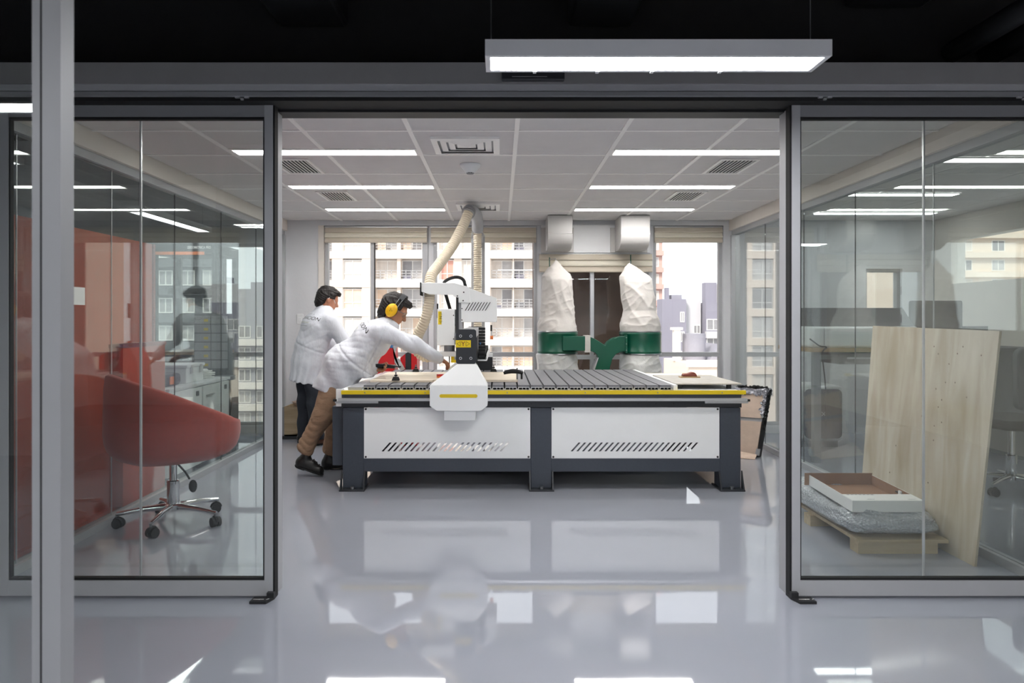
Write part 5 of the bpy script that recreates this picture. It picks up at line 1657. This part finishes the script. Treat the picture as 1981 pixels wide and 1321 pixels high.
def implicit(name, fn, lo, hi, h, m_, parent, extra=None, smooth_it=2, origin=None):
    v, f = surface_nets(fn, lo, hi, h)
    if extra:
        for (fn2, lo2, hi2, h2) in extra:
            v2, f2 = surface_nets(fn2, lo2, hi2, h2)
            f = np.concatenate([f, f2 + len(v)]); v = np.concatenate([v, v2])
    off = ORG[parent.name] if parent is not None else Vector(origin)
    me = bpy.data.meshes.new(name)
    me.from_pydata((v - np.array(off)).tolist(), [], f.tolist())
    for p in me.polygons: p.use_smooth = True
    me.materials.append(MATS[m_])
    o = bpy.data.objects.new(name, me); COL.objects.link(o)
    if parent is not None: o.parent = parent
    else: o.location = off
    ORG[o.name] = off
    if smooth_it:
        md = o.modifiers.new('smooth', 'SMOOTH'); md.iterations = smooth_it; md.factor = .5
    return o
def v3(p): return np.array(tuple(p), dtype=np.float32)

def union(P, prims, k):
    d = None
    for q in prims:
        e = rcone(P, *q)
        d = e if d is None else smin(d, e, k)
    return d

def hand_prims(w, dirv, palm_n, curl, size=1.0, thumb_side=1):
    """w wrist, dirv along the hand, palm_n out of the back of the hand; five fingers rooted in the palm"""
    d = Vector(dirv).normalized(); n = Vector(palm_n).normalized(); n = (n - d * n.dot(d)).normalized(); s = d.cross(n).normalized() * thumb_side
    w = Vector(w); pr = []
    s_ = size
    for q in (-1, -.33, .33, 1):
        pr.append((w + s * (.018 * q * s_), w + d * (.085 * s_) + s * (.030 * q * s_), .014 * s_, .0125 * s_))
    fl = [.062, .075, .07, .055]
    for i, q in enumerate((1, .33, -.33, -1)):
        base = w + d * (.085 * s_) + s * (.030 * q * s_)
        a = curl[i]
        d1 = (d * math.cos(a * .5) - n * math.sin(a * .5)); d2 = (d * math.cos(a * 1.1) - n * math.sin(a * 1.1)); d3 = (d * math.cos(a * 1.6) - n * math.sin(a * 1.6))
        L = fl[i] * s_
        p1 = base + d1 * L * .45; p2 = p1 + d2 * L * .33; p3 = p2 + d3 * L * .26
        pr += [(base, p1, .0098 * s_, .009 * s_), (p1, p2, .009 * s_, .0083 * s_), (p2, p3, .0083 * s_, .0072 * s_)]
    tb_ = w + d * (.03 * s_) + s * (.024 * s_)
    t1 = tb_ + (d * .6 + s * .75 - n * .3).normalized() * .04 * s_
    t2 = t1 + (d * .85 + s * .3 - n * .5).normalized() * .03 * s_
    pr += [(tb_, t1, .0125 * s_, .0105 * s_), (t1, t2, .0105 * s_, .0085 * s_)]
    return pr

def head_fn(P, c, fwd, up, sc=1.0):
    """skull, jaw, nose, brow, ears in one implicit head"""
    f = Vector(fwd).normalized(); u = Vector(up); u = (u - f * u.dot(f)).normalized(); s = f.cross(u).normalized()
    c = Vector(c)
    A = lambda x, y, z: v3(c + (f * x + s * y + u * z) * sc)
    Rm = np.array([list(f), list(s), list(u)]).T
    d = ellipsoid(P, A(-.012, 0, .03), np.array([.098, .076, .088]) * sc, Rm)
    d = smin(d, ellipsoid(P, A(.03, 0, -.045), np.array([.062, .056, .075]) * sc, Rm), .03)
    d = smin(d, rcone(P, A(.045, 0, -.095), A(.06, 0, -.09), .024 * sc, .02 * sc), .02)      # chin
    d = smin(d, rcone(P, A(.09, 0, .01), A(.108, 0, -.03), .008 * sc, .0135 * sc), .012)     # nose
    d = smin(d, rcone(P, A(.082, -.03, .026), A(.082, .03, .026), .012 * sc, .012 * sc), .012)  # brow
    for q in (-1, 1):
        d = -smin(-d, ellipsoid(P, A(.098, q * .03, .008), np.array([.014, .017, .011]) * sc, Rm), .008)
        d = smin(d, ellipsoid(P, A(.079, q * .03, .008), np.array([.012, .012, .011]) * sc, Rm), .004)   # eyes
        d = smin(d, ellipsoid(P, A(-.005, q * .078, -.005), np.array([.02, .01, .032]) * sc, Rm), .008)  # ears
    d = smin(d, rcone(P, A(.084, -.018, -.058), A(.084, .018, -.058), .009 * sc, .009 * sc), .007)       # lips
    d = np.maximum(d, -rcone(P, A(.096, -.02, -.058), A(.096, .02, -.058), .0035 * sc, .0035 * sc))
    return d

def shoe(name, heel, toe, upn, m_, parent, sole_m='rubber'):
    heel, toe = Vector(heel), Vector(toe); d = (toe - heel); L = d.length; d.normalize(); u = Vector(upn); u = (u - d * u.dot(d)).normalized(); s = d.cross(u)
    def fn(P):
        q = rcone(P, heel + d * .035 + u * .042, heel + d * (L - .05) + u * .034, .042, .04, (s, 1.0))
        q = smin(q, rcone(P, heel + d * .04 + u * .06, heel + d * .12 + u * .065, .04, .036), .03)
        q = smin(q, rcone(P, heel + d * .05 + u * .075, heel + d * .055 + u * .10, .038, .042), .02)
        pl = -((P - v3(heel + u * .014)) @ v3(u))
        return np.maximum(q, pl)
    lo = [min(heel[i], toe[i]) - .13 for i in range(3)]; hi = [max(heel[i], toe[i]) + .15 for i in range(3)]
    o = implicit(name, fn, lo, hi, .006, m_, parent)
    def fs(P):
        q = rcone(P, heel + d * .036 + u * .03, heel + d * (L - .046) + u * .03, .046, .044)
        q = smin(q, rcone(P, heel + d * .1 + u * .03, heel + d * (L - .1) + u * .03, .036, .046), .02)
        h_ = (P - v3(heel)) @ v3(u)
        a_ = (P - v3(heel)) @ v3(d)
        bot = np.where(a_ < .085, .0, .008)
        return np.maximum(np.maximum(q, h_ - .02), bot - h_)
    implicit('sole', fs, lo, hi, .006, sole_m, o)
    for k in range(3):
        p = heel + d * (.12 + k * .028) + u * (.098 - k * .012)
        MB().tube([p - s * .028, p + u * .006, p + s * .028], .0035, 6).build('lace', 'ink', o)
    return o

# ------------------------------------------------------------------ near worker, leaning over the table
YC = 5.86
p1 = dict(
    pel=at(660, 716, YC), wst=at(684, 690, YC), chs=at(722, 655, YC), nck=at(752, 630, YC), hed=at(764, 600, YC),
    rsh=at(744, 641, YC) + Vector((0, -.165, 0)), rel=at(800, 666, 5.70), rwr=at(850, 694, 5.78),
    lsh=at(742, 650, YC) + Vector((0, .17, 0)), lel=at(716, 694, 6.02), lwr=at(722, 712, 5.95),
    rhp=at(657, 724, YC) + Vector((0, -.085, 0)), rkn=at(624, 806, 5.74), ran=at(591, 874, 5.74),
    lhp=at(657, 724, YC) + Vector((0, .085, 0)), lkn=at(655, 800, 5.97), lan=at(640, 868, 6.02))
J = {k: Vector(v) for k, v in p1.items()}
fwd1 = Vector((.86, -.06, -.52)); up1 = Vector((.5, 0, .86))
man1 = None
def body1(P):
    d = head_fn(P, J['hed'], fwd1, up1, 1.02)
    d = smin(d, rcone(P, J['nck'], J['hed'] + Vector((-.02, 0, -.03)), .058, .052), .03)
    core = [(J['pel'], J['chs'], .11, .12, ((0, 1, 0), 1.25)), (J['chs'], J['nck'], .1, .06)]
    lim = [(J['rsh'], J['rel'], .048, .04), (J['rel'], J['rwr'], .04, .027), (J['lsh'], J['lel'], .048, .04), (J['lel'], J['lwr'], .04, .027),
           (J['rhp'], J['rkn'], .075, .052), (J['rkn'], J['ran'], .05, .035), (J['lhp'], J['lkn'], .075, .052), (J['lkn'], J['lan'], .05, .035)]
    d = smin(d, union(P, core, .05), .04)
    return smin(d, union(P, lim, .02), .03)
rhd = (at(866, 702, 5.86) - J['rwr'])
hp1 = hand_prims(J['rwr'], rhd, (.25, -.35, .9), (.5, .75, .85, .95), 1.0, -1)
lhd = Vector((.9, -.1, -.12))
hp2 = hand_prims(J['lwr'], lhd, (0, .35, -.93), (1.25, 1.3, 1.3, 1.25), 1.0, 1)
def box_of(prs, pad):
    pts = [Vector(q[i]) for q in prs for i in (0, 1)]
    return [min(p[i] for p in pts) - pad for i in range(3)], [max(p[i] for p in pts) + pad for i in range(3)]
b1, b2 = box_of(hp1, .03), box_of(hp2, .03)
man1 = implicit('person', body1, [-1.75, 5.5, .05], [-.35, 6.2, 1.62], .009, 'skin', None, origin=(J['ran'].x, YC, 0),
                extra=[(lambda P: union(P, hp1, .006), b1[0], b1[1], .0035), (lambda P: union(P, hp2, .006), b2[0], b2[1], .0035)], smooth_it=1)
tag(man1, 'person in white lab coat, yellow ear muffs and brown trousers leaning over the router bed', 'person', 'workers in lab coats')

# coat
rx = J['chs'] - J['pel']; ax1 = rx.normalized()
up_b = Vector((-ax1.z, 0, ax1.x))                       # out of the back
def coat1(P):
    core = [(J['pel'] + Vector((.03, 0, .0)), J['wst'], .120, .122, ((0, 1, 0), 1.3)), (J['wst'], J['chs'], .124, .140, ((0, 1, 0), 1.28)),
            (J['chs'], J['nck'] - ax1 * .03, .14, .078, ((0, 1, 0), 1.3)), (J['nck'] - ax1 * .02, J['nck'] + ax1 * .012, .074, .07)]
    d = union(P, core, .07)
    d = smin(d, union(P, [(J['rsh'] + Vector((-.01, .03, 0)), J['rsh'], .078, .074), (J['rsh'], J['rel'], .074, .062), (J['rel'], J['rwr'] - (J['rwr'] - J['rel']).normalized() * .01, .062, .046)], .03), .045)
    d = smin(d, union(P, [(J['lsh'], J['lel'], .078, .062), (J['lel'], J['lwr'], .06, .046)], .03), .045)
    # skirt: hangs from the hips down to the hem
    ly = (0, 1, 0)
    sk = rcone(P, at(662, 700, YC), at(626, 752, YC), .112, .088, (ly, 1.75))
    sk = smin(sk, rcone(P, at(660, 700, YC), at(645, 758, YC), .118, .095, (ly, 1.8)), .05)
    sk = smin(sk, rcone(P, at(664, 700, YC), at(668, 756, YC), .115, .085, (ly, 1.8)), .05)
    sk = smin(sk, rcone(P, at(690, 690, YC), at(712, 728, YC), .095, .040, (ly, 2.3)), .05)
    d = smin(d, sk, .08)
    # hem cut
    nrm = Vector((-.22, 0, -1)).normalized()
    d = np.maximum(d, (P - v3(at(640, 754, YC))) @ v3(nrm))
    tb = np.maximum(P[:, 2] - .80, -1.12 - P[:, 0]); d = np.where((P[:, 0] > -1.13) & (P[:, 2] < .80), np.maximum(d, .775 - P[:, 2]), d)
    # folds
    q = P - v3(J['wst'])
    al = q @ v3(ax1); ba = q @ v3(up_b); yy = P[:, 1] - YC
    env = np.exp(-((al - .02) / .22) ** 2)
    w1 = np.sin(48 * al + 20 * yy + 30 * ba + 1.2 * np.sin(13 * yy + 9 * al)); w2 = np.sin(27 * al - 33 * yy + 2.0 * np.sin(17 * ba))
    d = d + env * .0035 * (1 - np.abs(w1)) ** 2 + .002 * (1 - np.abs(w2)) ** 2 - .002
    ar_ = (P - v3(J['rsh'])) @ v3((J['rwr'] - J['rsh']).normalized()); az_ = P[:, 2] * 1.0
    w3 = np.sin(30 * ar_ + 34 * az_ + 14 * yy); d = d + .006 * (1 - np.abs(w3)) ** 2 * np.clip((ar_ - .02) * 6, 0, 1)
    # shoulder and side seams
    d = d + .006 * np.exp(-((ar_ - .015) / .006) ** 2) * (P[:, 1] < 5.76)
    sk_ = np.clip((-.02 - al) * 8, 0, 1); w4 = np.sin(20 * yy + 15 * P[:, 0] + 1.0 * np.sin(10 * al)); d = d + sk_ * .005 * (1 - np.abs(w4)) ** 2
    d = d + .004 * np.sin(38 * P[:, 0] + 22 * P[:, 2] + 9 * yy) * np.exp(-((P[:, 1] - 5.68) / .1) ** 2)
    # belt seam
    d = d + .007 * np.exp(-((al + .0) / .008) ** 2) * (ba > -.3)
    # neck opening
    d = np.maximum(d, -rcone(P, J['nck'] + ax1 * .0 - up_b * .0, J['hed'] + Vector((-.02, 0, -.02)), .056, .07))
    return d
coat = implicit('lab_coat', coat1, [-1.62, 5.42, .6], [-.4, 6.32, 1.45], .008, 'coat_cloth', man1, smooth_it=1)
# collar
cl = MB()
nrm = ax1
for a in range(0, 360, 15):
    pass
def collar(c, axis, r0, r1, h, parent, wide=1.0):
    axis = Vector(axis).normalized(); u = axis.orthogonal().normalized(); w_ = axis.cross(u)
    def fn(i, j):
        a = 2 * math.pi * i / 32
        r, hh = [(r0, 0), (r0 + .002, h), (r0 + .010, h + .003), (r1, h * .25), (r1 - .004, 0.0)][j]
        return c + (u * math.cos(a) + w_ * math.sin(a)) * r + axis * hh
    return MB().grid(fn, 32, 5, wrapu=True).build('collar', 'coat_cloth', parent, smooth=True)
collar(J['nck'] + ax1 * .0 - up_b * .004, (ax1 + Vector((-.1, 0, .25))), .06, .088, .034, coat)
# trousers
def trou1(P):
    d = union(P, [(J['rhp'] + Vector((0, .02, .02)), J['rkn'], .108, .078), (J['rkn'], J['ran'] + Vector((.0, 0, .05)), .076, .058), (J['ran'] + Vector((.015, 0, .06)), J['ran'] + Vector((0, 0, .015)), .06, .062)], .03)
    d = smin(d, union(P, [(J['lhp'] + Vector((0, -.02, .02)), J['lkn'], .112, .08), (J['lkn'], J['lan'], .078, .066)], .03), .02)
    d = smin(d, rcone(P, J['pel'] + Vector((-.03, -.05, 0)), J['pel'] + Vector((-.03, .05, 0)), .12, .12), .05)
    dr = (J['ran'] - J['rkn']).normalized()
    s = (P - v3(J['rkn'])) @ v3(dr)
    wq = np.sin(55 * s + 22 * P[:, 1] + 3 * np.sin(14 * P[:, 0] + 20 * P[:, 1])); d = d + .013 * (1 - np.abs(wq)) ** 2 * np.clip((s + .12) * 2.4, .2, 1) - .004
    d = np.maximum(d, s - (J['ran'] - J['rkn']).length - .012)
    d = np.maximum(d, -P[:, 2] + .05)
    d = np.maximum(d, P[:, 2] - .80)
    return d
implicit('trousers', trou1, [-1.78, 5.55, .03], [-1.05, 6.2, .98], .009, 'trouser_brown', man1)
tA, hA = at(626, 917, 5.74), at(571, 897, 5.74)
tA.z = .004
shoe('shoe', Vector((hA.x, 5.74, .075)), Vector((tA.x, 5.735, -.004)), (.35, 0, 1), 'leather_black', man1)
shoe('shoe', (J['lan'].x - .07, 6.02, 0), (J['lan'].x + .19, 6.02, 0), (0, 0, 1), 'leather_black', man1)
# hair
def hairfn(c, fwd, up, sc, back_len, thick, seed=0):
    f = Vector(fwd).normalized(); u = Vector(up); u = (u - f * u.dot(f)).normalized(); s = f.cross(u).normalized(); c = Vector(c)
    A = lambda x, y, z: v3(c + (f * x + s * y + u * z) * sc)
    Rm = np.array([list(f), list(s), list(u)]).T
    def fn(P):
        d = ellipsoid(P, A(-.018, 0, .042), np.array([.108 + thick, .084 + thick, .09 + thick]) * sc, Rm)
        d = smin(d, ellipsoid(P, A(-.07, 0, -.035), np.array([.046 + thick, .066 + thick, .055 + back_len]) * sc, Rm), .03)
        d = smin(d, ellipsoid(P, A(.058, 0, .09), np.array([.045, .062, .03]) * sc, Rm), .025)
        q = P - v3(c)
        x, y, z = q @ v3(f), q @ v3(s), q @ v3(u)
        d = d + .0035 * np.sin(95 * y + 30 * x + 14 * np.sin(24 * z)) + .003 * np.sin(60 * x - 45 * y + 35 * z)
        # face opening
        face = np.maximum(x * -1 + .052 * sc, z - .068 * sc)
        d = np.maximum(d, -face)
        side = np.maximum(np.maximum(-x + .012 * sc, z - .02 * sc), -(z + .2))
        d = np.maximum(d, -side)
        ear = np.maximum(np.maximum(np.abs(x + .004) - .022, z - .012), .062 * sc - np.abs(y))
        d = np.maximum(d, -ear)
        return d
    return fn
c = J['hed']
implicit('hair', hairfn(c, fwd1, up1, 1.02, .035, .008), [c.x - .22, c.y - .17, c.z - .22], [c.x + .2, c.y + .17, c.z + .22], .006, 'hair', man1)
# ear muffs
f = fwd1.normalized(); u = (up1 - f * up1.dot(f)).normalized(); s = f.cross(u).normalized()
em = None
for q in (1, -1):
    cc = c + s * (q * .088) + u * (-.008) - f * .004
    def cup(i, j, cc=cc, q=q):
        a = 2 * math.pi * i / 28
        r, h = [(.02, .0), (.046, .0), (.05, .008), (.05, .02), (.042, .034), (.02, .04), (.0005, .041)][j]
        return cc + (f * math.cos(a) * r * .9 + u * math.sin(a) * r * 1.15) + s * (q * h)
    e = MB().grid(cup, 28, 7, wrapu=True).build('ear_cup', 'ear_yellow', man1, smooth=True)
    def cush(i, j, cc=cc, q=q):
        a = 2 * math.pi * i / 28
        r, h = [(.03, -.018), (.046, -.016), (.05, -.006), (.046, .002)][j]
        return cc + (f * math.cos(a) * r * .9 + u * math.sin(a) * r * 1.15) + s * (q * h)
    MB().grid(cush, 28, 4, wrapu=True).build('ear_cushion', 'rubber', e, smooth=True)
    for k in range(3):
        pp_ = cc + s * (q * .0415) + f * (.01 * math.cos(k * 2.1)) + u * (.01 * math.sin(k * 2.1))
        MB().ball(pp_, .003, 5).build('vent_hole', 'ink', e)
for off in (-.014, .014):
    MB().tube([c + s * (.104 * math.cos(R(t))) + u * (.02 + .124 * math.sin(R(t))) + f * (.012 + off * (1 - .0 * t)) for t in range(-5, 186, 10)], .0028, 6).build('band_wire', 'steel', man1)
def band(i, j):
    t = R(40 + i * 100 / 20)
    return c + s * (.106 * math.cos(t)) + u * (.02 + (.126 + (.004 if j in (1, 2) else 0)) * math.sin(t)) + f * (.012 + (-.02, -.02, .02, .02)[j])
MB().grid(band, 21, 4).build('headband', 'slate_dark', man1)
# safety glasses
gl_ = MB()
for q in (1, -1):
    gl_.hexa([c + f * x + s * (q * y) + u * z for (x, y, z) in ((.098, .008, -.016), (.086, .062, -.014), (.091, .062, -.014), (.103, .008, -.016), (.098, .008, .03), (.086, .062, .03), (.091, .062, .03), (.103, .008, .03))])
sg = gl_.build('safety_glasses', 'glass_side', man1)
for q in (1, -1):
    MB().tube([c + f * .088 + s * (q * .064) + u * .018, c + f * .03 + s * (q * .08) + u * .014, c - f * .02 + s * (q * .084) + u * .01], .003, 6).build('temple', 'grey_mesh', sg)
# watch / cuff
wd = (J['rwr'] - J['rel']).normalized()
MB().tube([J['rwr'] - wd * .004, J['rwr'] + wd * .02], .033, 18).build('wrist_strap', 'rubber', man1, smooth='auto')
# back lettering, laid on the cloth
dg = bpy.context.evaluated_depsgraph_get()
def bvh_of(o):
    dg = bpy.context.evaluated_depsgraph_get()
    ev = o.evaluated_get(dg); me = ev.to_mesh()
    M_ = Matrix.Translation(ORG[o.name])
    vs = [M_ @ v.co for v in me.vertices]; fs = [tuple(p.vertices) for p in me.polygons]
    b = BVHTree.FromPolygons(vs, fs); ev.to_mesh_clear()
    return b
def back_text(coat_o, centre, right, upv, outv, rows, nm):
    bv = bvh_of(coat_o)
    right, upv, outv = Vector(right).normalized(), Vector(upv).normalized(), Vector(outv).normalized()
    upv = (upv - right * upv.dot(right)).normalized(); outv = right.cross(upv)
    for (txt, dy, size, m_) in rows:
        p = centre + upv * dy
        M_ = Matrix(((right.x, upv.x, outv.x, p.x), (right.y, upv.y, outv.y, p.y), (right.z, upv.z, outv.z, p.z), (0, 0, 0, 1)))
        text_mesh('back_print', txt, size, m_, coat_o, M_, extrude=0, project=(bv, -outv, .0022))
bpy.context.view_layer.update()
# reader's right on the back of the near worker is the far side rotated: text runs across the shoulders
back_text(coat, J['chs'] + ax1 * .03 + up_b * .14 + Vector((0, -.025, 0)), (0, -1, 0), ax1, up_b, [('-- ---- -- --- --', .05, .03, 'ink'), ('INNOVACION', .0, .052, 'ink'), ('- - - - - - - -', -.045, .036, 'ink_lime'), ('---- -- --- ------', -.08, .026, 'ink')], 'a')
# hand-held controller
hc = root('handheld_controller', 'black handheld remote control in the near worker left hand', 'remote', at(746, 715, 5.93))
cpos = J['lwr'] + Vector((.10, -.012, .018))
Mh = Matrix.Translation(cpos) @ Matrix.Rotation(R(4), 4, 'Y')
MB(Mh).box(-.085, .085, -.03, .03, -.014, .014).build('body', 'screen_black', hc, bevel=.006)
MB(Mh).cyl((.085, .015, 0), (.13, .015, .002), .005, n=8).build('antenna', 'rubber', hc)
for i in range(5):
    for j in range(2):
        MB(Mh).box(-.06 + i * .024, -.045 + i * .024, -.02 + j * .02, -.006 + j * .02, .014, .017).build('key', 'grey_mesh', hc)
MB(Mh).box(-.088, -.072, -.031, -.028, -.008, .008).build('end_tag', 'alu_bright', hc)

# ------------------------------------------------------------------ far worker, back half turned to the viewer
YD = 7.2
fw2 = Vector((.80, .60, 0)).normalized(); sd2 = Vector((fw2.y, -fw2.x, 0))      # sd2 = to the worker's right
K = dict(pel=at(598, 700, YD), wst=at(603, 668, YD), chs=at(616, 632, YD), nck=at(628, 604, YD), hed=at(634, 580, YD) + Vector((0, .02, 0)))
K['rsh'] = at(622, 622, YD) + sd2 * .17 + fw2 * .02
K['lsh'] = at(622, 622, YD) - sd2 * .17 + fw2 * .02
K['rel'] = at(662, 655, 7.12); K['rwr'] = at(690, 690, 7.0) + Vector((0, .1, 0))
K['lel'] = K['lsh'] + Vector((.14, .05, -.26)); K['lwr'] = K['lel'] + Vector((.2, .0, -.08))
K['rhp'] = K['pel'] + sd2 * .085; K['lhp'] = K['pel'] - sd2 * .085
K['rkn'] = Vector((K['rhp'].x + .03, K['rhp'].y, .44)); K['ran'] = Vector((K['rhp'].x + .04, 7.14, .09))
K['lkn'] = Vector((K['lhp'].x - .0, K['lhp'].y, .44)); K['lan'] = Vector((K['lhp'].x - .02, 7.30, .09))
fwd2 = Vector((.86, .35, -.36)); up2 = Vector((.36, .12, .92))
def body2(P):
    d = head_fn(P, K['hed'], fwd2, up2, 1.0)
    d = smin(d, rcone(P, K['nck'], K['hed'] + Vector((-.02, 0, -.03)), .058, .052), .03)
    core = [(K['pel'], K['chs'], .11, .12, (sd2, 1.25)), (K['chs'], K['nck'], .1, .06)]
    lim = [(K['rsh'], K['rel'], .048, .04), (K['rel'], K['rwr'], .04, .027), (K['lsh'], K['lel'], .048, .04), (K['lel'], K['lwr'], .04, .027),
           (K['rhp'], K['rkn'], .075, .052), (K['rkn'], K['ran'], .05, .035), (K['lhp'], K['lkn'], .075, .052), (K['lkn'], K['lan'], .05, .035)]
    d = smin(d, union(P, core, .05), .04)
    return smin(d, union(P, lim, .02), .03)
hq1 = hand_prims(K['rwr'], K['rwr'] - K['rel'], (.3, -.3, .9), (.4, .5, .5, .6), 1.0, -1)
hq2 = hand_prims(K['lwr'], K['lwr'] - K['lel'], (.3, .3, .9), (.4, .5, .5, .6), 1.0, 1)
e1, e2 = box_of(hq1, .03), box_of(hq2, .03)
allk = list(K.values())
lo = [min(p[i] for p in allk) - .25 for i in range(3)]; hi = [max(p[i] for p in allk) + .25 for i in range(3)]
man2 = implicit('person', body2, [lo[0], lo[1], .05], hi, .010, 'skin_light', None, origin=(K['pel'].x, YD, 0),
                extra=[(lambda P: union(P, hq1, .006), e1[0], e1[1], .004), (lambda P: union(P, hq2, .006), e2[0], e2[1], .004)], smooth_it=1)
tag(man2, 'person in white lab coat and black trousers standing at the window with the back turned', 'person', 'workers in lab coats')
ax2 = (K['nck'] - K['wst']).normalized(); bk2 = (-fw2 + Vector((0, 0, .3))).normalized()
def coat2(P):
    core = [(K['pel'], K['wst'], .152, .138, (sd2, 1.2)), (K['wst'], K['chs'], .138, .148, (sd2, 1.3)), (K['chs'], K['nck'] - ax2 * .03, .14, .08, (sd2, 1.3)), (K['nck'] - ax2 * .02, K['nck'] + ax2 * .012, .074, .07)]
    d = union(P, core, .07)
    d = smin(d, union(P, [(K['rsh'], K['rel'], .08, .064), (K['rel'], K['rwr'] - (K['rwr'] - K['rel']).normalized() * .01, .06, .046)], .03), .045)
    d = smin(d, union(P, [(K['lsh'], K['lel'], .08, .064), (K['lel'], K['lwr'], .06, .046)], .03), .045)
    hem = at(592, 742, YD)
    d = smin(d, rcone(P, K['pel'], hem, .155, .158, (sd2, 1.2)), .05)
    d = np.maximum(d, -(P[:, 2] - hem.z - .02 + .15 * (P[:, 0] - hem.x)))
    q = P - v3(K['wst']); al = q @ v3(ax2); yy = q @ v3(sd2); ba = q @ v3(bk2)
    w1 = np.sin(44 * al - 19 * yy + 8 * ba + 1.5 * np.sin(18 * yy)); w2 = np.sin(24 * al + 29 * yy + 2 * np.sin(15 * ba))
    d = d + .004 * np.exp(-((al - .08) / .18) ** 2) * (1 - np.abs(w1)) ** 2 + .002 * (1 - np.abs(w2)) ** 2 - .003
    d = d + .008 * np.sin(30 * np.arctan2(yy, -ba) / 3) * np.clip(-al * 3, 0, .8)
    d = d + .007 * np.exp(-((al + .02) / .009) ** 2)
    d = np.maximum(d, -rcone(P, K['nck'], K['hed'] + Vector((-.02, 0, -.02)), .056, .07))
    return d
coatb = implicit('lab_coat', coat2, [lo[0], lo[1], .5], [hi[0], hi[1], 1.5], .009, 'coat_cloth', man2, smooth_it=1)
collar(K['nck'], ax2 + Vector((-.1, -.05, .2)), .06, .088, .036, coatb)
def trou2(P):
    d = union(P, [(K['rhp'], K['rkn'], .105, .082), (K['rkn'], K['ran'], .08, .075)], .03)
    d = smin(d, union(P, [(K['lhp'], K['lkn'], .105, .082), (K['lkn'], K['lan'], .08, .075)], .03), .015)
    d = smin(d, rcone(P, K['rhp'], K['lhp'], .115, .115), .05)
    d = d + .005 * np.sin(34 * P[:, 2] + 22 * P[:, 0] + 18 * P[:, 1])
    return np.maximum(np.maximum(d, .06 - P[:, 2]), P[:, 2] - .655)
implicit('trousers', trou2, [lo[0], lo[1], .03], [hi[0], hi[1], .95], .010, 'trouser_black', man2)
for kk in ('ran', 'lan'):
    a_ = K[kk]
    shoe('shoe', (a_.x - fw2.x * .07, a_.y - fw2.y * .07, 0), (a_.x + fw2.x * .2, a_.y + fw2.y * .2, 0), (0, 0, 1), 'leather_brown' if kk == 'ran' else 'leather_black', man2)
c = K['hed']
implicit('hair', hairfn(c, fwd2, up2, 1.0, .02, .006), [c.x - .22, c.y - .2, c.z - .22], [c.x + .2, c.y + .2, c.z + .22], .006, 'hair', man2)
# mask loop behind the ear
f = fwd2.normalized(); u = (up2 - f * up2.dot(f)).normalized(); s = f.cross(u).normalized()
MB().tube(bez([c + f * .07 + s * .062 - u * .01, c + f * .03 + s * .079 + u * .028, c + s * .084 + u * .03, c - f * .018 + s * .084 + u * .0], 16), .003, 6).build('ear_loop', 'paper', man2)
bpy.context.view_layer.update()
back_text(coatb, K['chs'] + ax2 * .05 + bk2 * .16, sd2, ax2, bk2, [('-- ---- -- --- --', .05, .03, 'ink'), ('INNOVACION', .0, .052, 'ink'), ('- - - - - - - -', -.045, .036, 'ink_lime'), ('---- -- --- ------', -.08, .026, 'ink')], 'b')
